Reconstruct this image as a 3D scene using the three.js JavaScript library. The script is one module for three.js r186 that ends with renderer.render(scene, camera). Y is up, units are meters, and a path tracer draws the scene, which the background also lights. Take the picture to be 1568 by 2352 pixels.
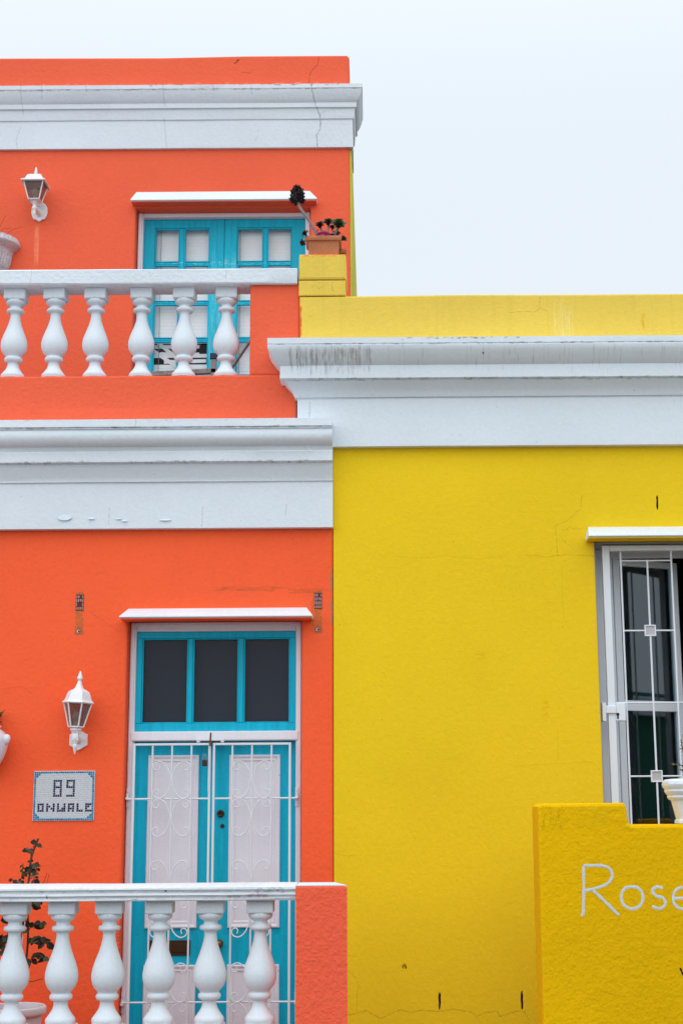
import * as THREE from 'three';
import { RoundedBoxGeometry } from 'three/addons/geometries/RoundedBoxGeometry.js';
import { ConvexGeometry } from 'three/addons/geometries/ConvexGeometry.js';
import { mergeGeometries, mergeVertices, toCreasedNormals } from 'three/addons/utils/BufferGeometryUtils.js';

// ---------------------------------------------------------------- camera, sky, sun, exposure
const scene = new THREE.Scene();
const camera = new THREE.PerspectiveCamera(38.559, 682 / 1024, 0.1, 400);
camera.position.set(0, 1.8, 8.58);
camera.rotation.set(THREE.MathUtils.degToRad(11.5), 0, THREE.MathUtils.degToRad(-0.4));
camera.setViewOffset(1568, 2352, -70, 0, 1568, 2352);
scene.add(camera);

const renderer = new THREE.WebGLRenderer({ antialias: true });
renderer.setSize(682, 1024);
renderer.toneMapping = THREE.LinearToneMapping;
renderer.toneMappingExposure = 1.0;
renderer.shadowMap.enabled = true;

const sun = new THREE.DirectionalLight(0xfffaf3, 1.35);
sun.position.set(-4, 14, 12);
sun.target.position.set(0, 3, 0);
sun.castShadow = true;
sun.shadow.radius = 190;
sun.shadow.mapSize.set(2048, 2048);
Object.assign(sun.shadow.camera, { left: -10, right: 10, top: 12, bottom: -10, near: 0.5, far: 50 });
scene.add(sun, sun.target);

// ---------------------------------------------------------------- noise
function rng(seed) { let a = seed >>> 0; return () => { a = (a + 0x6D2B79F5) | 0; let t = Math.imul(a ^ (a >>> 15), 1 | a); t = (t + Math.imul(t ^ (t >>> 7), 61 | t)) ^ t; return ((t ^ (t >>> 14)) >>> 0) / 4294967296; }; }
const LAT = new Float32Array(65536); { const r = rng(77); for (let i = 0; i < 65536; i++) LAT[i] = r(); }
const lat = (x, y) => LAT[((x & 255) << 8) | (y & 255)];
function vn(x, y) { const xi = Math.floor(x), yi = Math.floor(y); let fx = x - xi, fy = y - yi; fx = fx * fx * (3 - 2 * fx); fy = fy * fy * (3 - 2 * fy);
  const a = lat(xi, yi), b = lat(xi + 1, yi), c = lat(xi, yi + 1), d = lat(xi + 1, yi + 1); return a + (b - a) * fx + (c - a) * fy + (a - b - c + d) * fx * fy; }
function fbm(x, y, o = 4) { let s = 0, a = 0.5, n = 0; for (let i = 0; i < o; i++) { s += a * vn(x, y); n += a; a *= 0.5; x = x * 2.03 + 17.3; y = y * 2.03 + 9.1; } return s / n; }
function vnT(x, y, p) { const xi = Math.floor(x), yi = Math.floor(y); let fx = x - xi, fy = y - yi; fx = fx * fx * (3 - 2 * fx); fy = fy * fy * (3 - 2 * fy); const m = k => ((k % p) + p) % p;
  const a = lat(m(xi), m(yi)), b = lat(m(xi + 1), m(yi)), c = lat(m(xi), m(yi + 1)), d = lat(m(xi + 1), m(yi + 1)); return a + (b - a) * fx + (c - a) * fy + (a - b - c + d) * fx * fy; }

// ---------------------------------------------------------------- sky: an even, high overcast
{
  const W = 256, H = 128, d = new Float32Array(W * H * 4);
  for (let j = 0; j < H; j++) { const el = ((j + 0.5) / H - 0.5) * Math.PI, s = Math.max(0, Math.sin(el));
    for (let i = 0; i < W; i++) { const az = i / W * Math.PI * 2, cx = Math.cos(az) * Math.cos(el), cz = Math.sin(az) * Math.cos(el);
      const n = fbm(cx * 2.2 + 40, cz * 2.2 + s * 3 + 40, 4) - 0.5; const L = el < 0 ? 0.35 : 0.9 * (1 + 0.85 * THREE.MathUtils.smoothstep(s, 0.4, 1)) * (1 + 0.05 * n); const k = (j * W + i) * 4;
      d[k] = L * (0.925 + 0.04 * n); d[k + 1] = L; d[k + 2] = L * 1.08; d[k + 3] = 1; } }
  const t = new THREE.DataTexture(d, W, H, THREE.RGBAFormat, THREE.FloatType); t.mapping = THREE.EquirectangularReflectionMapping; t.magFilter = THREE.LinearFilter; t.minFilter = THREE.LinearFilter; t.needsUpdate = true;
  scene.background = t; scene.environment = t;
}

// ---------------------------------------------------------------- textures
const S = (r, g, b) => [r, g, b];
function setTex(t, w, h, x0 = 0, y0 = 0) { t.wrapS = t.wrapT = THREE.RepeatWrapping; t.repeat.set(1 / w, 1 / h); t.offset.set(-x0 / w, -y0 / h); return t; }
// colour of one wall: paint tone with brush and weather mottling, then marks drawn where they are
function wallTex({ x0, y0, w, h, ppm = 300, base, mottle = 0.05, brush = 0, seed = 1, streak = 0, draw }) {
  const W = Math.round(w * ppm), H = Math.round(h * ppm), cv = document.createElement('canvas'); cv.width = W; cv.height = H; const c = cv.getContext('2d');
  const im = c.createImageData(W, H), D = im.data; const so = seed * 13.7;
  for (let j = 0; j < H; j++) for (let i = 0; i < W; i++) {
    const x = i / ppm, y = j / ppm;
    let n = (fbm(x * 1.7 + so, y * 1.7 + so, 4) - 0.5) * 2 * mottle + (vn(x * 60 + so, y * 90) - 0.5) * mottle * 0.5 + (vn(x * 130 + so, y * 170) - 0.5) * mottle * 0.6;
    if (brush) n += (fbm(x * 60 + so, y * 3.1 + so, 3) - 0.5) * brush;
    if (streak) n -= Math.max(0, fbm(x * 34 + so, y * 0.9 + so, 3) - 0.56) * streak;
    const f = 1 + n, k = (j * W + i) * 4, tint = (fbm(x * 2.6 + so + 50, y * 2.6, 3) - 0.5) * mottle * 60;
    D[k] = Math.min(255, base[0] * f); D[k + 1] = Math.min(255, Math.max(0, base[1] * f + tint * 0.4)); D[k + 2] = Math.min(255, Math.max(0, base[2] * f + tint * 0.3)); D[k + 3] = 255;
  }
  c.putImageData(im, 0, 0);
  if (draw) draw(c, x => (x - x0) * ppm, y => (1 - (y - y0) / h) * H, ppm);
  const t = new THREE.CanvasTexture(cv); t.colorSpace = THREE.SRGBColorSpace; t.magFilter = THREE.LinearFilter; return setTex(t, w, h, x0, y0);
}
// a hairline: its points are joined by short wandering strokes of uneven width
function crack(c, X, Y, pts, width, color, seed = 5, alpha = 0.8) {
  const r = rng(seed * 31 + pts.length); c.strokeStyle = color; c.lineCap = 'round';
  for (let i = 0; i + 1 < pts.length; i++) { const [ax, ay] = pts[i], [bx, by] = pts[i + 1], n = Math.max(2, Math.round(Math.hypot(bx - ax, by - ay) / 0.008)); let px = ax, py = ay;
    for (let k = 1; k <= n; k++) { const t = k / n, j = k < n ? 0.006 : 0; const qx = ax + (bx - ax) * t + (r() - 0.5) * j, qy = ay + (by - ay) * t + (r() - 0.5) * j;
      c.globalAlpha = alpha * (0.45 + 0.55 * r()); c.lineWidth = Math.max(0.6, width * (0.5 + r())); c.beginPath(); c.moveTo(X(px), Y(py)); c.lineTo(X(qx), Y(qy)); c.stroke(); px = qx; py = qy; } }
  c.globalAlpha = 1;
}
function specks(c, X, Y, n, x0, x1, y0, y1, color, rmax, seed) { const r = rng(seed); c.fillStyle = color; for (let i = 0; i < n; i++) { c.globalAlpha = 0.15 + 0.5 * r(); c.beginPath(); c.ellipse(X(x0 + (x1 - x0) * r()), Y(y0 + (y1 - y0) * r()), 0.4 + rmax * r() * r(), 0.4 + rmax * r() * r(), 0, 0, 7); c.fill(); } c.globalAlpha = 1; }
// dry-brush patch of paint or dirt made of many short strokes
function patch(c, X, Y, x0, x1, y0, y1, color, n, len, vert, alpha, seed) { const r = rng(seed); c.strokeStyle = color; for (let i = 0; i < n; i++) { const x = x0 + (x1 - x0) * r(), y = y0 + (y1 - y0) * r(), l = len * (0.4 + r()); c.globalAlpha = alpha * r(); c.lineWidth = 0.6 + 1.6 * r(); c.beginPath(); c.moveTo(X(x), Y(y)); vert ? c.lineTo(X(x + (r() - 0.5) * 0.004), Y(y - l)) : c.lineTo(X(x + l), Y(y + (r() - 0.5) * 0.006)); c.stroke(); } c.globalAlpha = 1; }
function heightTile(N, fn, metres) { const d = new Uint8Array(N * N * 4); for (let j = 0; j < N; j++) for (let i = 0; i < N; i++) { const v = Math.max(0, Math.min(255, fn(i / N, j / N) * 255)), k = (j * N + i) * 4; d[k] = d[k + 1] = d[k + 2] = v; d[k + 3] = 255; }
  const t = new THREE.DataTexture(d, N, N); t.magFilter = THREE.LinearFilter; t.needsUpdate = true; return setTex(t, metres, metres); }
const bumpFine = heightTile(512, (x, y) => 0.34 * vnT(x * 32, y * 32, 32) + 0.28 * vnT(x * 64, y * 64, 64) + 0.22 * vnT(x * 128, y * 128, 128) + 0.16 * vnT(x * 8, y * 8, 8), 0.7);
const bumpRough = heightTile(512, (x, y) => { const a = vnT(x * 28, y * 28, 28), b = vnT(x * 56 + 3, y * 56, 56), c = vnT(x * 112, y * 112, 112); return 0.5 * Math.pow(a, 1.3) + 0.32 * Math.pow(b, 1.6) + 0.2 * c; }, 0.5);
const bumpTrowel = heightTile(512, (x, y) => 0.4 * vnT(x * 10, y * 10, 10) + 0.35 * vnT(x * 40, y * 40, 40) + 0.25 * vnT(x * 96, y * 96, 96), 0.8);

const plaster = (map, bump, bumpScale, extra = {}) => new THREE.MeshPhysicalMaterial({ map, bumpMap: bump, bumpScale, roughness: 0.86, metalness: 0, specularIntensity: 0.5, ...extra });
const flat = (r, g, b, rough = 0.6, extra = {}) => new THREE.MeshStandardMaterial({ color: new THREE.Color().setRGB(r / 255, g / 255, b / 255, THREE.SRGBColorSpace), roughness: rough, ...extra });

const ORANGE = [254, 100, 56], YELLOW = [240, 203, 30], WHITE = [222, 232, 240], AQUA = [0, 178, 208], LILAC = [232, 232, 240];
const CRK_Y = '#9a7a12', CRK_O = '#a33c22', CRK_W = '#6b7076';

const orangeLowTex = wallTex({ x0: -2.6, y0: -0.3, w: 2.6, h: 4.8, ppm: 260, base: ORANGE, mottle: 0.038, seed: 2, draw(c, X, Y, p) {
  // rust-brown ghost of two removed brackets and the tide mark between them
  for (const [a, b, y0, y1] of [[-1.753, -1.703, 2.82, 3.075], [-0.346, -0.298, 2.82, 3.07]]) { patch(c, X, Y, a, b - 0.006, y0, y1, '#b86a34', 900, 0.008, false, 0.7, 11); patch(c, X, Y, a, b - 0.004, y0, y0 + 0.05, '#a05a50', 160, 0.006, false, 0.6, 12); }
  patch(c, X, Y, -0.95, -0.55, 3.075, 3.1, '#b9532f', 120, 0.05, false, 0.25, 13); patch(c, X, Y, -0.5, -0.3, 3.06, 3.085, '#b9532f', 60, 0.05, false, 0.25, 14); patch(c, X, Y, -0.36, -0.345, 2.85, 3.05, '#b0602f', 40, 0.03, true, 0.35, 15);
  patch(c, X, Y, -1.5, -1.42, 1.02, 1.18, '#7c3320', 46, 0.07, false, 0.3, 16);
  crack(c, X, Y, [[-1.66, 2.95], [-1.58, 2.9], [-1.5, 2.84]], 0.7, CRK_O, 3, 0.35); crack(c, X, Y, [[-2.2, 2.5], [-2.05, 2.52], [-1.98, 2.47]], 0.7, CRK_O, 4, 0.3);
  patch(c, X, Y, -0.25, -0.236, 2.9, 3.25, '#8f8a88', 60, 0.03, true, 0.45, 17);
  specks(c, X, Y, 160, -2.6, -0.2, 0, 4.4, '#b8472a', 1.2, 21);
} });
const orangeUpTex = wallTex({ x0: -2.9, y0: 4.2, w: 2.9, h: 3.1, ppm: 260, base: [240, 102, 70], mottle: 0.03, seed: 5, draw(c, X, Y) {
  for (const p of [[[-0.359, 7.188], [-0.372, 7.109], [-0.403, 7.081], [-0.429, 7.043], [-0.437, 6.968]], [[-0.924, 7.057], [-0.854, 7.047]]]) crack(c, X, Y, p, 0.9, '#8f3420', 6, 0.75);
  crack(c, X, Y, [[-0.946, 7.153], [-0.96, 7.136], [-0.977, 7.127]], 2.2, '#3c1d14', 7, 0.9);
  patch(c, X, Y, -2.375, -2.345, 5.62, 5.9, '#ff9a74', 200, 0.05, true, 0.22, 8);
  patch(c, X, Y, -2.9, -0.2, 6.955, 6.972, '#e9d3cc', 60, 0.03, false, 0.5, 9);
  specks(c, X, Y, 120, -2.9, -0.1, 4.4, 7.2, '#bd4a2c', 1.2, 22);
} });
const orangeRoughTex = wallTex({ x0: -2.6, y0: 0, w: 2.6, h: 1.6, ppm: 220, base: [255, 104, 72], mottle: 0.05, seed: 9 });
const yellowTex = wallTex({ x0: -0.5, y0: -0.3, w: 2.6, h: 4.4, ppm: 300, base: YELLOW, mottle: 0.03, seed: 12, draw(c, X, Y) {
  const L = [[[1.259, 3.64], [1.25, 3.585], [1.246, 3.551], [1.223, 3.543], [1.204, 3.518], [1.179, 3.493], [1.152, 3.48], [1.124, 3.466], [1.1, 3.46], [1.092, 3.451], [1.095, 3.408], [1.099, 3.335], [1.101, 3.274]], [[1.11, 3.405], [1.127, 3.381], [1.15, 3.347], [1.174, 3.335], [1.197, 3.307]], [[0.909, 3.276], [0.956, 3.277], [1.04, 3.266], [1.094, 3.276], [1.16, 3.277], [1.219, 3.275], [1.318, 3.27]], [[1.129, 3.426], [1.165, 3.435], [1.177, 3.447], [1.201, 3.432], [1.297, 3.437]], [[-0.154, 0.675], [-0.103, 0.686], [-0.052, 0.702], [0.031, 0.655], [0.088, 0.685], [0.146, 0.705], [0.191, 0.688], [0.254, 0.7], [0.356, 0.692], [0.433, 0.704], [0.535, 0.688], [0.566, 0.664], [0.612, 0.685], [0.682, 0.693], [0.694, 0.663], [0.739, 0.677], [0.803, 0.693], [0.831, 0.686], [0.859, 0.644]], [[-0.153, 0.919], [-0.115, 0.882], [-0.092, 0.839], [-0.103, 0.778], [-0.105, 0.686]], [[-0.229, 1.557], [-0.164, 1.544], [-0.086, 1.546]], [[0.117, 3.275], [0.272, 3.264], [0.428, 3.278], [0.634, 3.256], [0.79, 3.271]], [[-0.23, 2.999], [-0.194, 2.96], [-0.169, 2.882], [-0.143, 2.856]], [[1.125, 3.211], [1.119, 3.054], [1.127, 2.899]], [[1.068, 2.238], [1.068, 2.188], [1.062, 2.076]], [[0.81, 2.041], [1.011, 2.052], [1.263, 2.063]]];
  L.forEach((p, i) => crack(c, X, Y, p, i === 4 || i === 0 || i === 2 ? 1.1 : 0.8, CRK_Y, i + 3, i === 4 ? 0.55 : i > 5 ? 0.22 : 0.36));
  specks(c, X, Y, 110, -0.3, 1.9, 0.3, 3.9, '#8d6f10', 1.3, 31);
  patch(c, X, Y, 0.155, 0.175, 0.93, 0.95, '#3a2a08', 16, 0.008, true, 0.9, 32); patch(c, X, Y, 0.97, 1.01, 2.3, 2.42, '#d9a80c', 60, 0.02, false, 0.25, 33); patch(c, X, Y, 0.6, 0.64, 2.66, 2.7, '#d9a80c', 40, 0.02, false, 0.25, 34);
} });
const parapetTex = wallTex({ x0: -0.6, y0: 4.3, w: 2.8, h: 1, ppm: 300, base: [230, 199, 84], mottle: 0.04, seed: 14, streak: 0.07, draw(c, X, Y) {
  for (const p of [[[1.043, 4.901], [1.036, 4.838], [1.04, 4.812], [1.005, 4.789], [0.938, 4.793], [0.853, 4.786]], [[1.04, 4.812], [1.082, 4.793]], [[-0.384, 4.763], [-0.358, 4.777]], [[-0.37, 4.956], [-0.35, 4.96], [-0.338, 4.968], [-0.315, 4.947], [-0.287, 4.963]], [[-0.232, 5.0], [-0.235, 4.955], [-0.229, 4.93]], [[-0.361, 5.172], [-0.361, 5.155]]]) crack(c, X, Y, p, 0.9, '#9a7a32', 9, 0.5);
  patch(c, X, Y, -0.436, -0.424, 4.66, 4.84, '#e8622f', 70, 0.02, true, 0.9, 10); patch(c, X, Y, -0.43, -0.16, 5.158, 5.17, '#e8703a', 90, 0.012, false, 0.8, 11);
  patch(c, X, Y, 1.12, 1.24, 4.62, 4.9, '#f2e4b8', 90, 0.12, true, 0.25, 12); patch(c, X, Y, 1.66, 1.68, 4.7, 4.78, '#d9a21a', 24, 0.03, true, 0.6, 13);
} });
const roseTex = wallTex({ x0: 0.7, y0: -0.3, w: 1.6, h: 2.3, ppm: 300, base: [236, 186, 0], mottle: 0.05, seed: 17, draw(c, X, Y) {
  crack(c, X, Y, [[1.091, 0.93], [1.129, 0.917], [1.173, 0.906]], 0.8, '#8c6a05', 3, 0.5);
  patch(c, X, Y, 0.98, 1.2, 1.7, 1.82, '#a99a18', 160, 0.02, false, 0.22, 5); patch(c, X, Y, 0.83, 0.95, 1.7, 1.82, '#a08c10', 120, 0.02, true, 0.2, 6);
  specks(c, X, Y, 200, 0.8, 1.7, 0.6, 1.8, '#a07c04', 1.3, 41);
} });
const grime = '#6f6257';
const cornMidTex = wallTex({ x0: -2.4, y0: 3.4, w: 2.4, h: 0.75, ppm: 300, base: WHITE, mottle: 0.025, seed: 21, draw(c, X, Y) {
  for (const p of [[[-1.398, 4.1], [-1.391, 4.07], [-1.395, 4.028]], [[-0.506, 3.586], [-0.516, 3.518]], [[-1.005, 3.576], [-1.009, 3.455]], [[-1.559, 3.566], [-1.563, 3.472]], [[-0.566, 4.105], [-0.565, 4.064]]]) crack(c, X, Y, p, 0.7, CRK_W, 5, 0.5);
  patch(c, X, Y, -2.2, -0.3, 4.022, 4.03, grime, 110, 0.03, false, 0.3, 6); patch(c, X, Y, -2.3, -0.25, 3.83, 3.838, grime, 90, 0.02, false, 0.35, 7); patch(c, X, Y, -2.3, -0.4, 4.068, 4.08, '#e58a6a', 40, 0.02, false, 0.4, 8);
  specks(c, X, Y, 60, -2.3, -0.25, 3.45, 4.05, '#8d8f92', 1.1, 9);
} });
const cornYelTex = wallTex({ x0: -0.7, y0: 3.9, w: 2.8, h: 0.75, ppm: 320, base: WHITE, mottle: 0.025, seed: 24, draw(c, X, Y) {
  const r = rng(90); for (let i = 0; i < 150; i++) { const x = i < 95 ? -0.5 + 0.5 * r() : -0.4 + 2.4 * r(), a = i < 95 ? 0.26 : 0.12, yt = 4.5 + 0.03 * r(), l = 0.05 + 0.1 * r(); for (let k = 0; k < 8; k++) { c.globalAlpha = a * r() * 0.6; c.strokeStyle = r() < 0.6 ? '#6e6157' : '#7b7a78'; c.lineWidth = 0.8 + 1.8 * r(); const o = r() * l; c.beginPath(); c.moveTo(X(x), Y(yt - o)); c.lineTo(X(x + (r() - 0.5) * 0.003), Y(yt - o - 0.03)); c.stroke(); } } c.globalAlpha = 1;
  patch(c, X, Y, -0.6, 2, 4.522, 4.53, '#55524e', 160, 0.03, false, 0.3, 3); patch(c, X, Y, -0.5, 1.9, 4.326, 4.336, '#6a5f58', 120, 0.03, false, 0.25, 4); patch(c, X, Y, 0.2, 0.9, 4.556, 4.566, '#5c5148', 60, 0.02, false, 0.6, 5);
  crack(c, X, Y, [[0.19, 4.56], [0.19, 4.5]], 0.7, CRK_W, 4, 0.5); crack(c, X, Y, [[-0.37, 4.22], [-0.372, 4.12]], 0.8, CRK_W, 6, 0.6); specks(c, X, Y, 70, -0.5, 2, 3.95, 4.5, '#8d8f92', 1.1, 10);
  c.fillStyle = '#5b4636'; c.beginPath(); c.ellipse(X(0.67), Y(4.47), 1.6, 1.8, 0, 0, 7); c.fill();
} });
const cornUpTex = wallTex({ x0: -2.8, y0: 6.35, w: 2.8, h: 0.65, ppm: 300, base: [217, 226, 235], mottle: 0.028, seed: 27, draw(c, X, Y) {
  [[[-0.419, 6.943], [-0.407, 6.858], [-0.384, 6.765], [-0.353, 6.699], [-0.35, 6.597], [-0.379, 6.551], [-0.37, 6.459]], [[-0.353, 6.709], [-0.315, 6.727]], [[-2.497, 6.949], [-2.495, 6.818], [-2.48, 6.706]], [[-2.498, 6.632], [-2.521, 6.568], [-2.531, 6.521], [-2.518, 6.457]], [[-2.346, 6.948], [-2.345, 6.817]], [[-1.478, 6.941], [-1.47, 6.801], [-1.464, 6.764]], [[-1.473, 6.68], [-1.451, 6.458]], [[-1.122, 6.948], [-1.113, 6.864]], [[-0.847, 6.946], [-0.841, 6.834]], [[-2.035, 6.936], [-2.027, 6.861]]].forEach((p, i) => crack(c, X, Y, p, i ? 0.8 : 1.3, CRK_W, i + 2, i ? 0.5 : 0.8));
  patch(c, X, Y, -2.7, -0.1, 6.872, 6.88, '#7a6f6a', 160, 0.03, false, 0.35, 3); patch(c, X, Y, -1.6, -0.2, 6.905, 6.915, '#6a4b3e', 40, 0.02, false, 0.7, 4); specks(c, X, Y, 90, -0.9, -0.15, 6.47, 6.6, '#83888c', 1.3, 11);
} });
const whiteTex = wallTex({ x0: 0, y0: 0, w: 1.2, h: 1.2, ppm: 300, base: WHITE, mottle: 0.03, seed: 30, draw(c, X, Y) { specks(c, X, Y, 90, 0, 1.2, 0, 1.2, '#85888c', 1.2, 12); crack(c, X, Y, [[0.31, 0.2], [0.315, 0.33]], 0.7, CRK_W, 8, 0.4); } });
const railTex = wallTex({ x0: -2.4, y0: 1.3, w: 2.4, h: 0.3, ppm: 400, base: [220, 226, 232], mottle: 0.05, seed: 33, draw(c, X, Y) {
  patch(c, X, Y, -2.3, -0.4, 1.378, 1.384, '#6d7480', 90, 0.02, false, 0.3, 5); patch(c, X, Y, -2.3, -0.4, 1.412, 1.418, '#6d7480', 90, 0.02, false, 0.25, 6);
  patch(c, X, Y, -0.63, -0.53, 1.388, 1.4, '#b9a5aa', 90, 0.014, false, 0.8, 7); patch(c, X, Y, -0.72, -0.66, 1.385, 1.392, '#b9a5aa', 40, 0.014, false, 0.8, 8); patch(c, X, Y, -0.6, -0.45, 1.405, 1.43, '#7d8794', 60, 0.012, false, 0.6, 9);
  crack(c, X, Y, [[-1.6, 1.402], [-1.6, 1.388]], 1.4, '#2c2c30', 4, 0.9); c.fillStyle = '#2a2c33'; c.beginPath(); c.ellipse(X(-1.02), Y(1.418), 2, 1.6, 0, 0, 7); c.fill();
} });
const aquaTex = wallTex({ x0: 0, y0: 0, w: 1.1, h: 1.1, ppm: 360, base: AQUA, mottle: 0.05, brush: 0.16, seed: 36, draw(c, X, Y) { patch(c, X, Y, 0, 1.1, 0, 1.1, '#5ac4dd', 260, 0.12, true, 0.2, 13); patch(c, X, Y, 0, 1.1, 0, 1.1, '#0f7f9c', 200, 0.1, true, 0.25, 14); } });
const aquaUpTex = wallTex({ x0: -1.7, y0: 4.3, w: 1.3, h: 1.7, ppm: 320, base: AQUA, mottle: 0.05, brush: 0.16, seed: 37, draw(c, X, Y) { patch(c, X, Y, -1.16, -0.95, 4.7, 5.75, '#7fcfe6', 900, 0.14, true, 0.45, 13); patch(c, X, Y, -1.62, -1.55, 4.7, 5.5, '#7fcfe6', 260, 0.14, true, 0.35, 15); patch(c, X, Y, -1.55, -0.55, 5.634, 5.66, '#d6e6ec', 90, 0.03, false, 0.6, 16); patch(c, X, Y, -1.55, -0.55, 5.34, 5.362, '#cfe2ea', 60, 0.03, false, 0.5, 17); patch(c, X, Y, -1.7, -0.4, 4.3, 6, '#0f7f9c', 260, 0.1, true, 0.25, 14); } });
const lilacTex = wallTex({ x0: 0, y0: 0, w: 1.1, h: 1.1, ppm: 300, base: LILAC, mottle: 0.025, brush: 0.03, seed: 39, draw(c, X, Y) { specks(c, X, Y, 50, 0, 1.1, 0, 1.1, '#8c8a94', 1, 15); } });
const limeTex = wallTex({ x0: 0, y0: 0, w: 1.5, h: 1.5, ppm: 200, base: [206, 202, 74], mottle: 0.08, streak: 0.4, seed: 42 });
const woodTex = wallTex({ x0: 0, y0: 0, w: 0.6, h: 0.6, ppm: 400, base: [150, 142, 140], mottle: 0.12, brush: 0.5, seed: 45 });
const terraTex = wallTex({ x0: 0, y0: 0, w: 0.5, h: 0.5, ppm: 400, base: [196, 124, 88], mottle: 0.1, seed: 48 });
const stoneTex = wallTex({ x0: 0, y0: 0, w: 0.5, h: 0.5, ppm: 500, base: [186, 184, 190], mottle: 0.3, seed: 51, draw(c, X, Y) { specks(c, X, Y, 500, 0, 0.5, 0, 0.5, '#4a4142', 3, 16); patch(c, X, Y, 0, 0.5, 0, 0.5, '#5c5254', 400, 0.012, true, 0.5, 17); } });
const roadTex = wallTex({ x0: 0, y0: 0, w: 3, h: 3, ppm: 160, base: [78, 78, 80], mottle: 0.2, seed: 54 });
const paveTex = wallTex({ x0: 0, y0: 0, w: 3, h: 3, ppm: 160, base: [128, 124, 119], mottle: 0.12, seed: 57 });

const M = {
  orangeLow: plaster(orangeLowTex, bumpFine, 0.003), orangeUp: plaster(orangeUpTex, bumpFine, 0.003), orangeRough: plaster(orangeRoughTex, bumpRough, 0.0048, { roughness: 0.9 }), orangePar: plaster(orangeUpTex, bumpRough, 0.0035),
  yellow: plaster(yellowTex, bumpFine, 0.002, { specularIntensity: 0.4 }), parapet: plaster(parapetTex, bumpFine, 0.0022), rose: plaster(roseTex, bumpFine, 0.0042, { specularIntensity: 0.25 }), lime: plaster(limeTex, bumpFine, 0.002),
  cornMid: plaster(cornMidTex, bumpTrowel, 0.0022, { roughness: 0.7 }), cornYel: plaster(cornYelTex, bumpTrowel, 0.0018, { roughness: 0.7 }), cornUp: plaster(cornUpTex, bumpTrowel, 0.0022, { roughness: 0.75 }),
  white: plaster(whiteTex, bumpTrowel, 0.0016, { roughness: 0.68 }), rail: plaster(railTex, bumpTrowel, 0.003, { roughness: 0.7 }), whiteRail: plaster(whiteTex, bumpRough, 0.003, { roughness: 0.75 }),
  aquaUp: plaster(aquaUpTex, bumpTrowel, 0.0008, { roughness: 0.5 }), aqua: plaster(aquaTex, bumpTrowel, 0.0008, { roughness: 0.5 }), lilac: plaster(lilacTex, bumpTrowel, 0.0007, { roughness: 0.55 }),
  gate: flat(224, 228, 234, 0.45), lamp: flat(232, 234, 238, 0.4), alu: flat(228, 237, 248, 0.4), greyReveal: flat(176, 176, 182, 0.85),
  wood: plaster(woodTex, bumpTrowel, 0.002), terra: plaster(terraTex, bumpFine, 0.001), stone: plaster(stoneTex, bumpRough, 0.003), blackHole: flat(16, 14, 12, 0.95), navyCap: flat(28, 44, 84, 0.6),
  brass: flat(120, 92, 52, 0.38, { metalness: 0.9 }), darkBrass: flat(74, 54, 38, 0.5, { metalness: 0.7 }), rust: flat(124, 66, 40, 0.9), steel: flat(150, 152, 152, 0.35, { metalness: 0.9 }), black: flat(18, 18, 20, 0.5),
  glass: new THREE.MeshPhysicalMaterial({ color: 0xffffff, transmission: 1, thickness: 0, roughness: 0.02, ior: 1.26 }), smoke: new THREE.MeshPhysicalMaterial({ color: new THREE.Color(0.5, 0.42, 0.38), transmission: 0.9, thickness: 0, roughness: 0.25, ior: 1.5 }),
  coated: new THREE.MeshPhysicalMaterial({ color: new THREE.Color(0.7, 0.85, 0.9), transmission: 1, thickness: 0, roughness: 0.015, ior: 1.68 }),
  room: flat(92, 84, 78, 0.95), bulb: flat(226, 226, 222, 0.3), blind: flat(240, 243, 245, 0.6), cord: flat(150, 152, 154, 0.9), road: plaster(roadTex, bumpRough, 0.006), pave: plaster(paveTex, bumpFine, 0.003),
};

// ---------------------------------------------------------------- geometry helpers (metres, world axes)
function clean(g) { g = g.index ? g.toNonIndexed() : g; for (const k of Object.keys(g.attributes)) if (!['position', 'normal', 'uv'].includes(k)) g.deleteAttribute(k); if (!g.attributes.normal) g.computeVertexNormals(); if (!g.attributes.uv) g.setAttribute('uv', new THREE.BufferAttribute(new Float32Array(g.attributes.position.count * 2), 2)); g.clearGroups(); return g; }
function metreUV(g) { g = clean(g); const p = g.attributes.position, u = g.attributes.uv, a = new THREE.Vector3(), b = new THREE.Vector3(), c = new THREE.Vector3();
  for (let i = 0; i < p.count; i += 3) { a.fromBufferAttribute(p, i); b.fromBufferAttribute(p, i + 1); c.fromBufferAttribute(p, i + 2); b.sub(a); c.sub(a); b.cross(c); const ax = Math.abs(b.x), ay = Math.abs(b.y), az = Math.abs(b.z);
    for (let k = i; k < i + 3; k++) { const x = p.getX(k), y = p.getY(k), z = p.getZ(k); az >= ax * 0.9 && az >= ay * 0.5 ? u.setXY(k, x, y) : ax > ay ? u.setXY(k, z + x, y) : u.setXY(k, x, z + y); } }
  return g; }
const mg = list => mergeGeometries(list.map(clean), false);
function B(x0, x1, y0, y1, z0, z1, r = 0) { const w = x1 - x0, h = y1 - y0, d = z1 - z0; const g = r ? new RoundedBoxGeometry(w, h, d, 2, Math.min(r, w / 2.01, h / 2.01, d / 2.01)) : new THREE.BoxGeometry(w, h, d); g.translate((x0 + x1) / 2, (y0 + y1) / 2, (z0 + z1) / 2); return metreUV(g); }
function sheet(x0, x1, y0, y1, z) { const g = new THREE.PlaneGeometry(x1 - x0, y1 - y0); g.translate((x0 + x1) / 2, (y0 + y1) / 2, z); return g; }
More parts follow.
